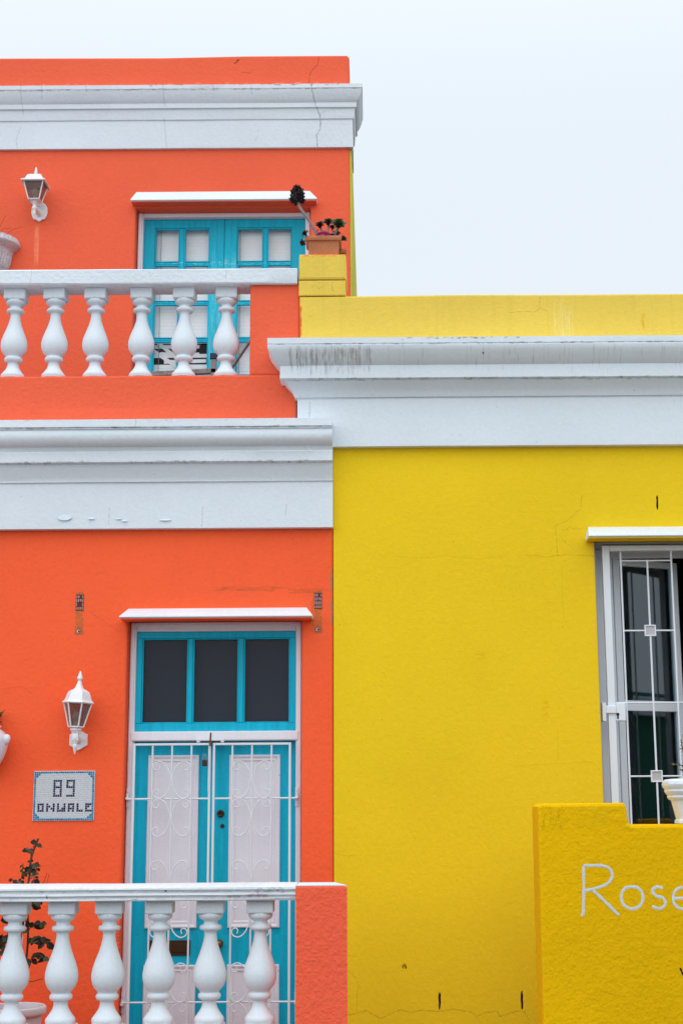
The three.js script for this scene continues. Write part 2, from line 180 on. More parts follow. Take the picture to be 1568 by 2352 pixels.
function ext(pts, holes, z0, z1, bevel = 0) { const s = new THREE.Shape(pts.map(p => new THREE.Vector2(p[0], p[1]))); for (const h of holes) s.holes.push(new THREE.Path(h.map(p => new THREE.Vector2(p[0], p[1]))));
  const g = new THREE.ExtrudeGeometry(s, { depth: z1 - z0 - 2 * bevel, bevelEnabled: bevel > 0, bevelSize: bevel, bevelThickness: bevel, bevelOffset: -bevel, bevelSegments: 2, curveSegments: 8 }); g.translate(0, 0, z0 + bevel); return metreUV(toCreasedNormals(clean(g), 0.25)); }
const rect = (x0, x1, y0, y1) => [[x0, y0], [x1, y0], [x1, y1], [x0, y1]];
const hole = (x0, x1, y0, y1) => rect(x0, x1, y0, y1).reverse();
function lathe(pts, seg = 32, x = 0, y = 0, z = 0, a0 = 0, al = Math.PI * 2) { const g = new THREE.LatheGeometry(pts.map(p => new THREE.Vector2(Math.max(p[0], 0.0001), p[1])), seg, a0, al); g.translate(x, y, z); return g; }
const V = a => new THREE.Vector3(...a);
function tube(pts, r, n = 8, seg = 0) { return new THREE.TubeGeometry(new THREE.CatmullRomCurve3(pts.map(V)), seg || Math.max(4, pts.length * 4), r, n, false); }
function rod(a, b, r, n = 8, r2 = r) { const A = V(a), Bv = V(b), d = Bv.clone().sub(A); const g = new THREE.CylinderGeometry(r2, r, d.length(), n); g.applyQuaternion(new THREE.Quaternion().setFromUnitVectors(new THREE.Vector3(0, 1, 0), d.clone().normalize())); g.translate((A.x + Bv.x) / 2, (A.y + Bv.y) / 2, (A.z + Bv.z) / 2); return g; }
// moulding: a profile of [out, y] points carried along a path of corners; wob makes the hand-run plaster waver
function sweep(profile, path, { wob = 0.0018, step = 0.07, seed = 3 } = {}) {
  const st = []; for (let i = 0; i + 1 < path.length; i++) { const A = path[i], C = path[i + 1], n = Math.max(1, Math.round(Math.hypot(C.x - A.x, C.z - A.z) / step)); for (let k = i ? 1 : 0; k <= n; k++) { const t = k / n; st.push({ x: A.x + (C.x - A.x) * t, z: A.z + (C.z - A.z) * t, ox: A.ox + (C.ox - A.ox) * t, oz: A.oz + (C.oz - A.oz) * t }); } }
  const P = (s, j) => { const [p, y] = profile[j]; const w = j && j < profile.length - 1 ? wob : 0; const q = (s.x + s.z) * 2.4; const dp = (fbm(q + seed, j * 3.1, 3) - 0.5) * 2 * w, dy = (fbm(q + 40 + seed, j * 2.3, 3) - 0.5) * 2 * w; return [s.x + (p + dp) * s.ox, y + dy, s.z + (p + dp) * s.oz]; };
  const pos = []; for (let i = 0; i + 1 < st.length; i++) for (let j = 0; j + 1 < profile.length; j++) { const a = P(st[i], j), b = P(st[i + 1], j), c = P(st[i], j + 1), d = P(st[i + 1], j + 1); pos.push(...a, ...c, ...b, ...b, ...c, ...d); }
  for (const [s, f] of [[st[0], 1], [st[st.length - 1], -1]]) { const tri = THREE.ShapeUtils.triangulateShape(profile.map(p => new THREE.Vector2(p[0], p[1])), []); for (const t of tri) { const q = t.map(j => P(s, j)); f > 0 ? pos.push(...q[0], ...q[1], ...q[2]) : pos.push(...q[0], ...q[2], ...q[1]); } }
  const g = new THREE.BufferGeometry(); g.setAttribute('position', new THREE.Float32BufferAttribute(pos, 3)); const u = new Float32Array(pos.length / 3 * 2); for (let i = 0; i < pos.length / 3; i++) { u[2 * i] = pos[3 * i] + 0.6 * 0; u[2 * i + 1] = pos[3 * i + 1]; } g.setAttribute('uv', new THREE.BufferAttribute(u, 2)); g.computeVertexNormals();
  return toCreasedNormals(g, 0.5);
}
const P2 = (x, z, ox, oz) => ({ x, z, ox, oz });
function arc(cx, cy, r, a0, a1, n) { const o = []; for (let i = 0; i <= n; i++) { const a = a0 + (a1 - a0) * i / n; o.push([cx + r * Math.cos(a), cy + r * Math.sin(a)]); } return o; }

// ---------------------------------------------------------------- object helpers
const used = {}; function numbered(n) { used[n] = (used[n] ?? -1) + 1; return used[n] ? `${n}_${String(used[n]).padStart(3, '0')}` : n; }
function sh(m) { m.castShadow = m.receiveShadow = true; return m; }
function thing(name, label, category, base, group) { const o = new THREE.Group(); o.name = numbered(name); o.position.set(...base); o.userData = { label, category }; if (group) o.userData.group = group; o.base = V(base); scene.add(o); return o; }
function part(parent, name, geo, mat, label) { const g = clean(geo); g.translate(-parent.base.x, -parent.base.y, -parent.base.z); const m = sh(new THREE.Mesh(g, mat)); m.name = name; m.base = parent.base; if (label) m.userData.label = label; parent.add(m); return m; }
function piece(parent, name, sharedGeo, mat, pos, rot, scl) { const m = sh(new THREE.Mesh(sharedGeo, mat)); m.name = name; m.position.set(pos[0] - parent.base.x, pos[1] - parent.base.y, pos[2] - parent.base.z); if (rot) m.rotation.set(...rot); if (scl) m.scale.set(...scl); m.base = parent.base; parent.add(m); return m; }
function sub(parent, name) { const g = new THREE.Group(); g.name = name; g.base = parent.base; parent.add(g); return g; }
function setting(name, geo, mat) { const m = sh(new THREE.Mesh(clean(geo), mat)); m.name = name; m.userData = { kind: 'structure' }; scene.add(m); return m; }

// ---------------------------------------------------------------- the ground
setting('street', B(-90, 90, -0.5, -0.3, -90, 90), M.road);
setting('pavement', B(-40, 40, -0.35, -0.15, -8, 3.2, 0.02), M.pave);
setting('far_pavement', B(-40, 40, -0.35, -0.17, 7.4, 20, 0.02), M.pave);
setting('stoep', B(-6, -0.14, -0.2, 0, 0.004, 1.22, 0.01), M.pave);

// ---------------------------------------------------------------- orange house
const oh = thing('orange_house', 'two-storey orange plastered house with white cornices and turquoise doors', 'house', [-3.1, -0.15, -1]);
part(oh, 'ground_floor_wall', ext(rect(-6, -0.234, -0.15, 4.06), [hole(-1.44, -0.417, 0.002, 2.906)], -0.34, 0, 0.012), M.orangeLow);
{ // cornice between the storeys
  const pr = [[-0.06, 4.076], [0.2, 4.076], [0.2, 4.03], [0.19, 4.026], [0.193, 4.02], ...arc(0.128, 3.985, 0.062, 0.5, -1.45, 7), [0.125, 3.9], [0.13, 3.892], [0.13, 3.834], [0.1, 3.83], [0.1, 3.822], [0.088, 3.79], [0.068, 3.755], [0.06, 3.735], [0.06, 3.727], [0.048, 3.725], [0.048, 3.447], [-0.06, 3.447]];
  const cr = part(oh, 'cornice', sweep(pr, [P2(-6, 0, 0, 1), P2(-0.232, 0, 0, 1)], { seed: 11 }), M.cornMid, 'white cornice between the two orange storeys');
  // lifted flakes of paint along its lower edge
  for (const [x, y, w, h] of [[-1.822, 3.514, 0.09, 0.04], [-1.664, 3.508, 0.045, 0.012], [-1.503, 3.506, 0.034, 0.01], [-1.466, 3.492, 0.036, 0.009], [-1.226, 3.496, 0.07, 0.011]]) {
    const pts = []; const r = rng(Math.round(-x * 1000)); for (let i = 0; i < 12; i++) { const a = i / 12 * Math.PI * 2, k = 0.85 + 0.25 * r(); pts.push([x + Math.cos(a) * w / 2 * k, y + Math.sin(a) * h / 2 * k]); }
    const g = ext(pts, [], 0, 0.0015); const p = g.attributes.position; for (let i = 0; i < p.count; i++) p.setZ(i, p.getZ(i) + 0.0505 + 0.007 * Math.max(0, (y + h / 2 - p.getY(i)) / h)); g.computeVertexNormals(); part(cr, 'paint_flake', g, M.cornMid);
  }
}
part(oh, 'balcony_parapet', ext(rect(-6, -0.452, 4.07, 4.407), [], -0.26, -0.001, 0.014), M.orangePar);
part(oh, 'balcony_floor', B(-6, -0.26, 4.12, 4.36, -1.198, -0.262), M.pave);
part(oh, 'upper_room_floor', B(-6, -0.3, 4.12, 4.36, -5, -1.502), M.wood);
part(oh, 'balcony_side_parapet', B(-0.25, -0.163, 4.2, 5.1, -1.19, -0.262, 0.01), M.orangePar);
part(oh, 'upper_floor_wall', ext(rect(-6, -0.142, 4.0, 6.94), [hole(-1.662, -0.423, 4.366, 6.01)], -1.5, -1.2, 0.012), M.orangeUp);
part(oh, 'roof_parapet', ext([[-6, 6.945], [-0.142, 6.945], [-0.142, 7.168], [-0.158, 7.187], [-0.9, 7.188], [-1.5, 7.178], [-2.6, 7.184], [-6, 7.18]], [], -1.5, -1.201, 0.014), M.orangeUp);
{ // top cornice, returning round the right corner
  const pr = [[-0.03, 6.912], [0.094, 6.912], [0.094, 6.882], [0.09, 6.878], [0.088, 6.866], [0.082, 6.845], [0.07, 6.815], [0.06, 6.797], [0.052, 6.788], [0.052, 6.752], [0.04, 6.747], [0.038, 6.735], [0.034, 6.69], [0.032, 6.672], [0.024, 6.668], [0.024, 6.456], [-0.03, 6.456]];
  part(oh, 'cornice', sweep(pr, [P2(-6, -1.2, 0, 1), P2(-0.142, -1.2, 1, 1), P2(-0.142, -1.62, 1, 0)], { seed: 23 }), M.cornUp, 'white cornice under the roof parapet of the orange house');
}
part(oh, 'side_wall', B(-0.3, -0.124, 4.2, 6.452, -5.6, -1.502, 0.01), M.lime, 'lime yellow side wall of the upper storey');
part(oh, 'side_wall_edge', B(-0.1415, -0.128, 4.4, 6.452, -1.501, -1.215), M.lime);
part(oh, 'roof', B(-6, -0.301, 6.3, 6.44, -5.6, -1.502), M.room);
part(oh, 'back_wall', B(-6, -0.301, -0.15, 6.298, -5.2, -5.002), M.room);
part(oh, 'end_wall', B(-6, -5.8, 0, 4.11, -5, -0.35), M.room); part(oh, 'end_wall', B(-6, -5.8, 4.362, 6.296, -5, -1.51), M.room);
part(oh, 'inner_party_wall', B(-0.32, -0.236, -0.15, 4.11, -5, -0.345), M.room); part(oh, 'inner_party_wall', B(-0.4, -0.302, 4.362, 6.296, -5, -1.51), M.room);
part(oh, 'room_floor', B(-5.8, -0.33, -0.14, -0.02, -5, -0.345), M.wood);

function lintel(parent, xa, xb, ta, tb, y0, y1, z, zw, mat, under) { // sloping drip ledge with hipped ends and a rounded lip
  const pts = []; for (const [x, tx, s] of [[xa, ta, 1], [xb, tb, -1]]) { for (let i = 0; i <= 4; i++) { const a = -Math.PI / 2 + Math.PI * i / 4 * 0.9; pts.push(V([x + s * 0.009 - s * 0.009 * Math.cos(a), y0 + 0.009 + 0.009 * Math.sin(a), z - 0.014 + 0.014 * Math.cos(a)])); } pts.push(V([x + s * 0.004, y0, zw - 0.02]), V([tx, y1, zw + 0.008]), V([tx, y1 + 0.002, zw - 0.02]), V([x, y0 + 0.02, zw - 0.02])); }
  part(parent, 'lintel_soffit', B(xa + 0.006, xb - 0.006, y0 - 0.005, y0 + 0.0005, zw + 0.001, z - 0.01), under);
  return part(parent, 'lintel', metreUV(toCreasedNormals(clean(new ConvexGeometry(pts)), 0.7)), mat);
}
lintel(oh, -1.471, -0.35, -1.437, -0.39, 2.9, 2.972, 0.13, 0, M.white, M.orangeLow);
lintel(oh, -1.69, -0.373, -1.66, -0.428, 6.028, 6.128, -1.115, -1.2, M.white, M.orangeUp);

{ // ground-floor doorway: frame, fanlight, two leaves
  const fr = part(oh, 'door_frame', mg([B(-1.438, -1.402, 0.002, 2.904, -0.2, -0.085, 0.005), B(-0.455, -0.419, 0.002, 2.904, -0.2, -0.085, 0.005), B(-1.402, -0.455, 2.848, 2.904, -0.2, -0.085, 0.005), B(-1.42, -0.437, 2.203, 2.258, -0.19, -0.07, 0.007), B(-1.432, -1.41, 0.002, 2.9, -0.086, -0.074, 0.004), B(-0.447, -0.425, 0.002, 2.9, -0.086, -0.074, 0.004), B(-1.41, -0.447, 2.878, 2.9, -0.086, -0.074, 0.004)]), M.lilac);
  const fl = part(oh, 'fanlight', mg([B(-1.402, -0.455, 2.81, 2.848, -0.17, -0.115, 0.004), B(-1.402, -0.455, 2.258, 2.306, -0.17, -0.115, 0.004), B(-1.402, -1.37, 2.306, 2.81, -0.17, -0.115, 0.004), B(-0.492, -0.455, 2.306, 2.81, -0.17, -0.115, 0.004), B(-1.096, -1.068, 2.306, 2.81, -0.165, -0.118, 0.006), B(-0.797, -0.767, 2.306, 2.81, -0.165, -0.118, 0.006)]), M.aqua);
  for (const [a, b] of [[-1.37, -1.096], [-1.068, -0.797], [-0.767, -0.492]]) { part(fl, 'pane', sheet(a - 0.004, b + 0.004, 2.302, 2.814, -0.146), M.glass); part(fl, 'glazing_bead', mg([B(a, a + 0.008, 2.306, 2.81, -0.143, -0.125, 0.003), B(b - 0.008, b, 2.306, 2.81, -0.143, -0.125, 0.003), B(a + 0.008, b - 0.008, 2.802, 2.81, -0.143, -0.125, 0.003), B(a + 0.008, b - 0.008, 2.306, 2.314, -0.143, -0.125, 0.003)]), M.aqua); }
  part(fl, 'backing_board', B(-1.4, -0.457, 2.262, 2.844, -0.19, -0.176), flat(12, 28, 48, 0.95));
  // moulded panel: stepped frame round a flat field
  const panel = (leaf, x0, x1, y0, y1) => { const z = -0.148, prof = [[0, -0.006], [0, 0.012], [0.006, 0.016], [0.014, 0.013], [0.018, 0.007], [0.026, 0.006], [0.032, 0.009], [0.036, 0.004], [0.044, 0.001], [0.044, -0.006]], c = [[x0, y0, 1, 1], [x1, y0, -1, 1], [x1, y1, -1, -1], [x0, y1, 1, -1]], pos = [];
    for (let i = 0; i < 4; i++) { const A = c[i], D = c[(i + 1) % 4]; for (let j = 0; j + 1 < prof.length; j++) { const f = (q, k) => [q[0] + q[2] * prof[k][0], q[1] + q[3] * prof[k][0], z + prof[k][1]]; const a = f(A, j), b = f(D, j), e = f(A, j + 1), g = f(D, j + 1); pos.push(...a, ...b, ...e, ...b, ...g, ...e); } }
    const g = new THREE.BufferGeometry(); g.setAttribute('position', new THREE.Float32BufferAttribute(pos, 3)); g.computeVertexNormals(); part(leaf, 'panel', mg([metreUV(toCreasedNormals(g, 0.5)), B(x0 + 0.043, x1 - 0.043, y0 + 0.043, y1 - 0.043, z - 0.006, z + 0.002)]), M.lilac); };
  for (const [x0, x1, p0, p1] of [[-1.401, -0.942, -1.322, -1.025], [-0.938, -0.456, -0.846, -0.548]]) {
    const leaf = part(oh, 'door_leaf', mg([B(x0, p0, 0.01, 2.2, -0.195, -0.148, 0.002), B(p1, x1, 0.01, 2.2, -0.195, -0.148, 0.002), B(p0, p1, 2.122, 2.2, -0.195, -0.149), B(p0, p1, 0.937, 1.141, -0.195, -0.149), B(p0, p1, 0.01, 0.16, -0.195, -0.149), B(p0, p1, 0.16, 2.122, -0.195, -0.156)]), M.aqua);
    panel(leaf, p0, p1, 1.141, 2.122); panel(leaf, p0, p1, 0.16, 0.937);
    if (x0 < -1) { part(leaf, 'letter_plate', mg([B(-1.3, -1.058, 0.988, 1.074, -0.149, -0.142, 0.003), B(-1.275, -1.083, 1.008, 1.056, -0.142, -0.137, 0.003)]), M.darkBrass); }
    else {
      const kn = part(leaf, 'doorknob', lathe([[0, 0.062], [0.014, 0.06], [0.023, 0.05], [0.025, 0.04], [0.02, 0.03], [0.01, 0.022], [0.01, 0.01], [0.022, 0.008], [0.024, 0]], 24).rotateX(Math.PI / 2).translate(-0.893, 1.054, -0.147), M.brass);
      part(leaf, 'lock_cylinder', lathe([[0, 0.008], [0.008, 0.009], [0.009, 0.016], [0.02, 0.018], [0.022, 0]], 24).rotateX(Math.PI / 2).translate(-0.895, 1.784, -0.147), M.darkBrass); part(leaf, 'lock_cylinder', lathe([[0, 0.006], [0.007, 0.007], [0.012, 0.005], [0.0125, 0]], 20).rotateX(Math.PI / 2).translate(-0.884, 1.714, -0.147), M.darkBrass);
      part(leaf, 'keyhole', mg([rod([-0.902, 0.995, -0.1475], [-0.902, 0.995, -0.1445], 0.006, 12), B(-0.905, -0.899, 0.977, 0.995, -0.1475, -0.1445)]), M.black);
      part(leaf, 'meeting_strip', B(-0.9415, -0.9385, 0.02, 2.195, -0.19, -0.16), M.black);
    }
  }
}
{ // balcony doorway
  part(oh, 'door_frame', mg([B(-1.66, -1.622, 4.37, 6.008, -1.42, -1.29, 0.005), B(-0.462, -0.425, 4.37, 6.008, -1.42, -1.29, 0.005), B(-1.622, -0.462, 5.978, 6.008, -1.42, -1.29, 0.005), B(-1.655, -1.632, 4.37, 6.004, -1.291, -1.275, 0.004), B(-0.452, -0.43, 4.37, 6.004, -1.291, -1.275, 0.004)]), M.lilac);
  const rows = [[5.656, 5.915], [5.36, 5.638], [5.085, 5.343], [4.81, 5.067]];
  for (const [x0, x1, cols] of [[-1.621, -1.047, [[-1.543, -1.366], [-1.334, -1.15]]], [-1.044, -0.463, [[-0.955, -0.766], [-0.738, -0.558]]]]) {
    const a = cols[0][0], b = cols[1][1], z0 = -1.385, z1 = -1.335, g = [B(x0, a, 4.375, 5.976, z0, z1, 0.002), B(b, x1, 4.375, 5.976, z0, z1, 0.002), B(a, b, 5.915, 5.976, z0, z1 - 0.001), B(a, b, 4.375, 4.81, z0, z1 - 0.001), B(cols[0][1], cols[1][0], 4.81, 5.915, z0 + 0.01, z1 - 0.008, 0.006)];
    for (let i = 0; i < 3; i++) for (const c of cols) g.push(B(c[0], c[1], rows[i + 1][1], rows[i][0], z0 + 0.01, z1 - 0.01, 0.006));
    const leaf = part(oh, 'balcony_door_leaf', mg(g), M.aquaUp);
    for (const r of rows) for (const c of cols) { part(leaf, 'pane', sheet(c[0] - 0.003, c[1] + 0.003, r[0] - 0.003, r[1] + 0.003, -1.369), M.glass); part(leaf, 'glazing_bead', mg([B(c[0], c[0] + 0.009, r[0], r[1], -1.366, -1.342, 0.003), B(c[1] - 0.009, c[1], r[0], r[1], -1.366, -1.342, 0.003), B(c[0] + 0.009, c[1] - 0.009, r[1] - 0.012, r[1], -1.366, -1.342, 0.003), B(c[0] + 0.009, c[1] - 0.009, r[0], r[0] + 0.008, -1.366, -1.342, 0.003)]), M.aquaUp); }
  }
}
// two scars left by removed brackets
for (const [x, y0, y1] of [[-1.728, 2.825, 3.06], [-0.322, 2.825, 3.06]]) {
  const bed = part(oh, 'bracket_scar', B(x - 0.023, x + 0.023, y1 - 0.095, y1, -0.004, 0.0025), flat(94, 52, 44, 0.95));
  const pads = []; const r = rng(Math.round(x * -900)); const xs = [[-0.021, -0.015], [-0.011, -0.002], [0.002, 0.011], [0.015, 0.021]], ys = [[0.004, 0.02], [0.025, 0.045], [0.049, 0.068], [0.073, 0.09]];
  for (const a of xs) for (const b of ys) if (r() > 0.08) pads.push(B(x + a[0], x + a[1], y1 - 0.095 + b[0], y1 - 0.095 + b[1] - 0.002 * r(), 0.0025, 0.004));
  part(bed, 'mortar_pads', mg(pads), flat(178, 132, 130, 0.95));
  part(bed, 'screw_hole', rod([x + 0.002, y1 - 0.045, 0.002], [x + 0.002, y1 - 0.045, 0.0055], 0.0055, 12), M.black);
  const pl = part(oh, 'wall_plug', rod([x - 0.003, y0 + 0.016, -0.002], [x - 0.003, y0 + 0.016, 0.003], 0.008, 14), flat(232, 214, 200, 0.7)); part(pl, 'screw_hole', rod([x, y0 + 0.016, 0.002], [x, y0 + 0.016, 0.0042], 0.0055, 12), M.black);
}

// ---------------------------------------------------------------- balustrades
const balProf = []; { // turned vase baluster, height 0..0.5 above its foot, foot at 0
  const c = new THREE.CatmullRomCurve3([[0.071, 0.012], [0.073, 0.022], [0.07, 0.034], [0.062, 0.044], [0.052, 0.058], [0.042, 0.074], [0.036, 0.09], [0.034, 0.104], [0.036, 0.114], [0.049, 0.119], [0.0555, 0.13], [0.054, 0.142], [0.046, 0.15], [0.05, 0.158], [0.064, 0.174], [0.075, 0.195], [0.0805, 0.222], [0.079, 0.25], [0.071, 0.282], [0.058, 0.318], [0.045, 0.354], [0.036, 0.386], [0.0315, 0.412], [0.0305, 0.43], [0.034, 0.44], [0.05, 0.446], [0.0545, 0.455], [0.051, 0.466], [0.037, 0.471], [0.034, 0.478], [0.035, 0.488], [0.046, 0.494], [0.0575, 0.504], [0.06, 0.516], [0.054, 0.527], [0.046, 0.531]].map(p => new THREE.Vector3(p[0], p[1], 0)), false, 'centripetal');
  balProf.push([0, 0], [0.071, 0]); for (const p of c.getPoints(110)) balProf.push([p.x, p.y]); balProf.push([0, 0.532]);
}
const balGeo = (h, foot = 0) => { const s = (h - 0.062) / 0.532; const l = lathe(balProf.map(p => [p[0], p[1] * s]), 40); const cap = new RoundedBoxGeometry(0.134, 0.072, 0.12, 3, 0.009); cap.translate(0, h - 0.034, 0); const ft = foot ? new RoundedBoxGeometry(0.152, foot, 0.152, 2, 0.006).translate(0, -foot / 2 + 0.002, 0) : null; const g = mg(ft ? [l, cap, ft] : [l, cap]); const u = g.attributes.uv, p = g.attributes.position; for (let i = 0; i < p.count; i++) u.setXY(i, Math.atan2(p.getX(i), p.getZ(i)) * 0.08, p.getY(i)); return g; };
function balustrade(o, xs, y0, y1, z, mat, seed, foot) { const r = rng(seed), g = balGeo(y1 - y0, foot); xs.forEach(x => piece(o, 'baluster', g, mat, [x, y0, z], [(r() - 0.5) * 0.012, (r() - 0.5) * 0.1, (r() - 0.5) * 0.014])); }
{
  const o = thing('balcony_balustrade', 'white upper balcony balustrade with six vase balusters and an orange end pier', 'balustrade', [-2.2, 4.407, -0.1]);
  part(o, 'handrail', sweep([[-0.198, 4.99], [-0.19, 5.078], [-0.18, 5.083], [0, 5.083], [0.01, 5.074], [0.01, 4.992], [0.004, 4.985], [-0.19, 4.985]], [P2(-6, 0.02, 0, 1), P2(-0.45, 0.02, 0, 1)], { wob: 0.003, seed: 31 }), M.whiteRail);
  part(o, 'pier', ext(rect(-0.742, -0.436, 4.404, 4.986), [], -0.22, -0.006, 0.012), M.orangePar);
  balustrade(o, [-2.206, -1.955, -1.701, -1.418, -1.154, -0.895, -2.46, -2.71], 4.405, 4.986, -0.09, M.white, 5);
}
{
  const o = thing('stoep_balustrade', 'white balustrade of the front stoep with a rough orange corner pier', 'balustrade', [-1.5, 0, 1.1]);
  part(o, 'plinth_wall', B(-6, -0.386, -0.14, 0.752, 0.99, 1.19, 0.012), M.orangeRough);
  part(o, 'handrail', sweep([[-0.23, 1.372], [-0.23, 1.436], [-0.215, 1.446], [-0.02, 1.441], [0.004, 1.432], [0.006, 1.424], [-0.006, 1.418], [-0.008, 1.41], [0.002, 1.404], [0.003, 1.397], [-0.01, 1.392], [-0.011, 1.386], [0.0, 1.382], [0.0, 1.374], [-0.006, 1.37]], [P2(-6, 1.2, 0, 1), P2(-0.385, 1.2, 0, 1)], { wob: 0.003, seed: 37 }), M.rail);
  balustrade(o, [-1.778, -1.536, -1.311, -1.059, -0.811, -0.565, -2.02, -2.26], 0.781, 1.375, 1.09, M.white, 9, 0.03);
  const pier = [[-0.384, 1.206], [-0.134, 1.206], [-0.2, 0.9], [-0.384, 0.9]]; const g = new THREE.ExtrudeGeometry(new THREE.Shape(pier.map(p => new THREE.Vector2(p[0], -p[1]))), { depth: 1.57, bevelEnabled: true, bevelSize: 0.01, bevelOffset: -0.01, bevelThickness: 0.005, bevelSegments: 2 }); g.rotateX(-Math.PI / 2); g.translate(0, -0.14, 0); part(o, 'pier', metreUV(toCreasedNormals(clean(g), 0.25)), M.orangeRough);
  const k = new THREE.ExtrudeGeometry(new THREE.Shape([[-0.384, 1.2], [-0.137, 1.2], [-0.203, 0.9], [-0.384, 0.9]].map(p => new THREE.Vector2(p[0], -p[1]))), { depth: 0.004, bevelEnabled: false }); k.rotateX(-Math.PI / 2); k.translate(0, 1.4365, 0); part(o, 'coping', metreUV(k), M.white);
}

// ---------------------------------------------------------------- security gate on the ground-floor door
{
  const o = thing('security_gate', 'white wrought iron double gate with scrolls before the turquoise front door', 'gate', [-0.935, 0, -0.03]); const z = -0.03, r = 0.0055;
  for (const [x0, x1] of [[-1.394, -0.944], [-0.932, -0.479]]) {
    const lf = part(o, 'gate_leaf_frame', mg([B(x0, x0 + 0.013, 0.04, 2.187, z - 0.007, z + 0.007, 0.003), B(x1 - 0.013, x1, 0.04, 2.187, z - 0.007, z + 0.007, 0.003), B(x0 + 0.013, x1 - 0.013, 2.174, 2.187, z - 0.007, z + 0.007, 0.003), B(x0 + 0.013, x1 - 0.013, 0.04, 0.053, z - 0.007, z + 0.007, 0.003)]), M.gate);
    const w = (x1 - x0) / 4, xm = (x0 + x1) / 2;
    for (const k of [-1, 0, 1]) part(lf, 'upright_bar', rod([xm + k * w, 0.05, z], [xm + k * w, 2.176, z], r, 8), M.gate);
    for (const y of [1.87, 0.746]) part(lf, 'cross_bar', rod([x0 - (x0 < -1 ? 0.035 : 0), y, z - 0.004], [x1 + (x0 > -1 ? 0.035 : 0), y, z - 0.004], 0.0052, 8), M.gate);
    const sc = [[0.003, 0], [0.013, 0.045], [0.036, 0.086], [0.066, 0.105], [0.093, 0.098], [0.105, 0.079], [0.097, 0.06], [0.08, 0.056], [0.07, 0.068], [0.075, 0.085]];
    for (const yc of [1.87, 1.31, 0.746]) for (const dy of [0.1065, -0.1065]) for (const sx of [-1, 1]) { const g = mg([1, -1].map(sy => tube(sc.map(p => [xm + sx * p[0] * w / 0.112, yc + dy + sy * p[1], z + 0.004]), 0.0038, 6, 34))); part(lf, 'scroll', g, M.gate); }
  }
  for (const s of [-1, 1]) for (const y of [1.878, 0.74]) { const x = s < 0 ? -1.424 : -0.446; const h = part(o, 'hinge_plate', B(x - 0.01, x + 0.01, y - 0.055, y + 0.055, -0.073, -0.066, 0.002), M.lilac); part(h, 'hinge_pin', mg([rod([x, y - 0.014, -0.045], [x, y + 0.022, -0.045], 0.008, 10), B(x - 0.01, x + 0.01, y - 0.01, y + 0.002, -0.068, -0.03, 0.002)]), M.gate); for (const d of [-0.038, 0.038]) part(h, 'bolt_head', rod([x, y + d, -0.067], [x, y + d, -0.061], 0.006, 6), M.lilac); }
  part(o, 'drop_bolt', rod([-0.948, 2.17, -0.012], [-0.946, 2.246, -0.03], 0.0055, 8), M.rust); part(o, 'bolt_bracket', mg([B(-1.03, -0.865, 2.2, 2.211, -0.06, -0.02, 0.003), B(-1.028, -1.008, 2.19, 2.202, -0.04, -0.022, 0.002), B(-0.888, -0.868, 2.19, 2.202, -0.04, -0.022, 0.002)]), M.gate);
  part(o, 'lock_strip', B(-0.958, -0.95, 1.91, 2.17, -0.026, -0.018, 0.002), M.gate);
  const p = thing('padlock', 'small brass padlock hanging from the white scrolled gate', 'padlock', [-0.977, 2.053, -0.012]); part(p, 'lock_body', B(-0.992, -0.963, 2.053, 2.09, -0.02, -0.004, 0.004), M.darkBrass); part(p, 'shackle', tube([[-0.987, 2.088, -0.012], [-0.987, 2.108, -0.012], [-0.978, 2.12, -0.012], [-0.969, 2.108, -0.012], [-0.969, 2.088, -0.012]], 0.003, 8, 20), M.steel);
}

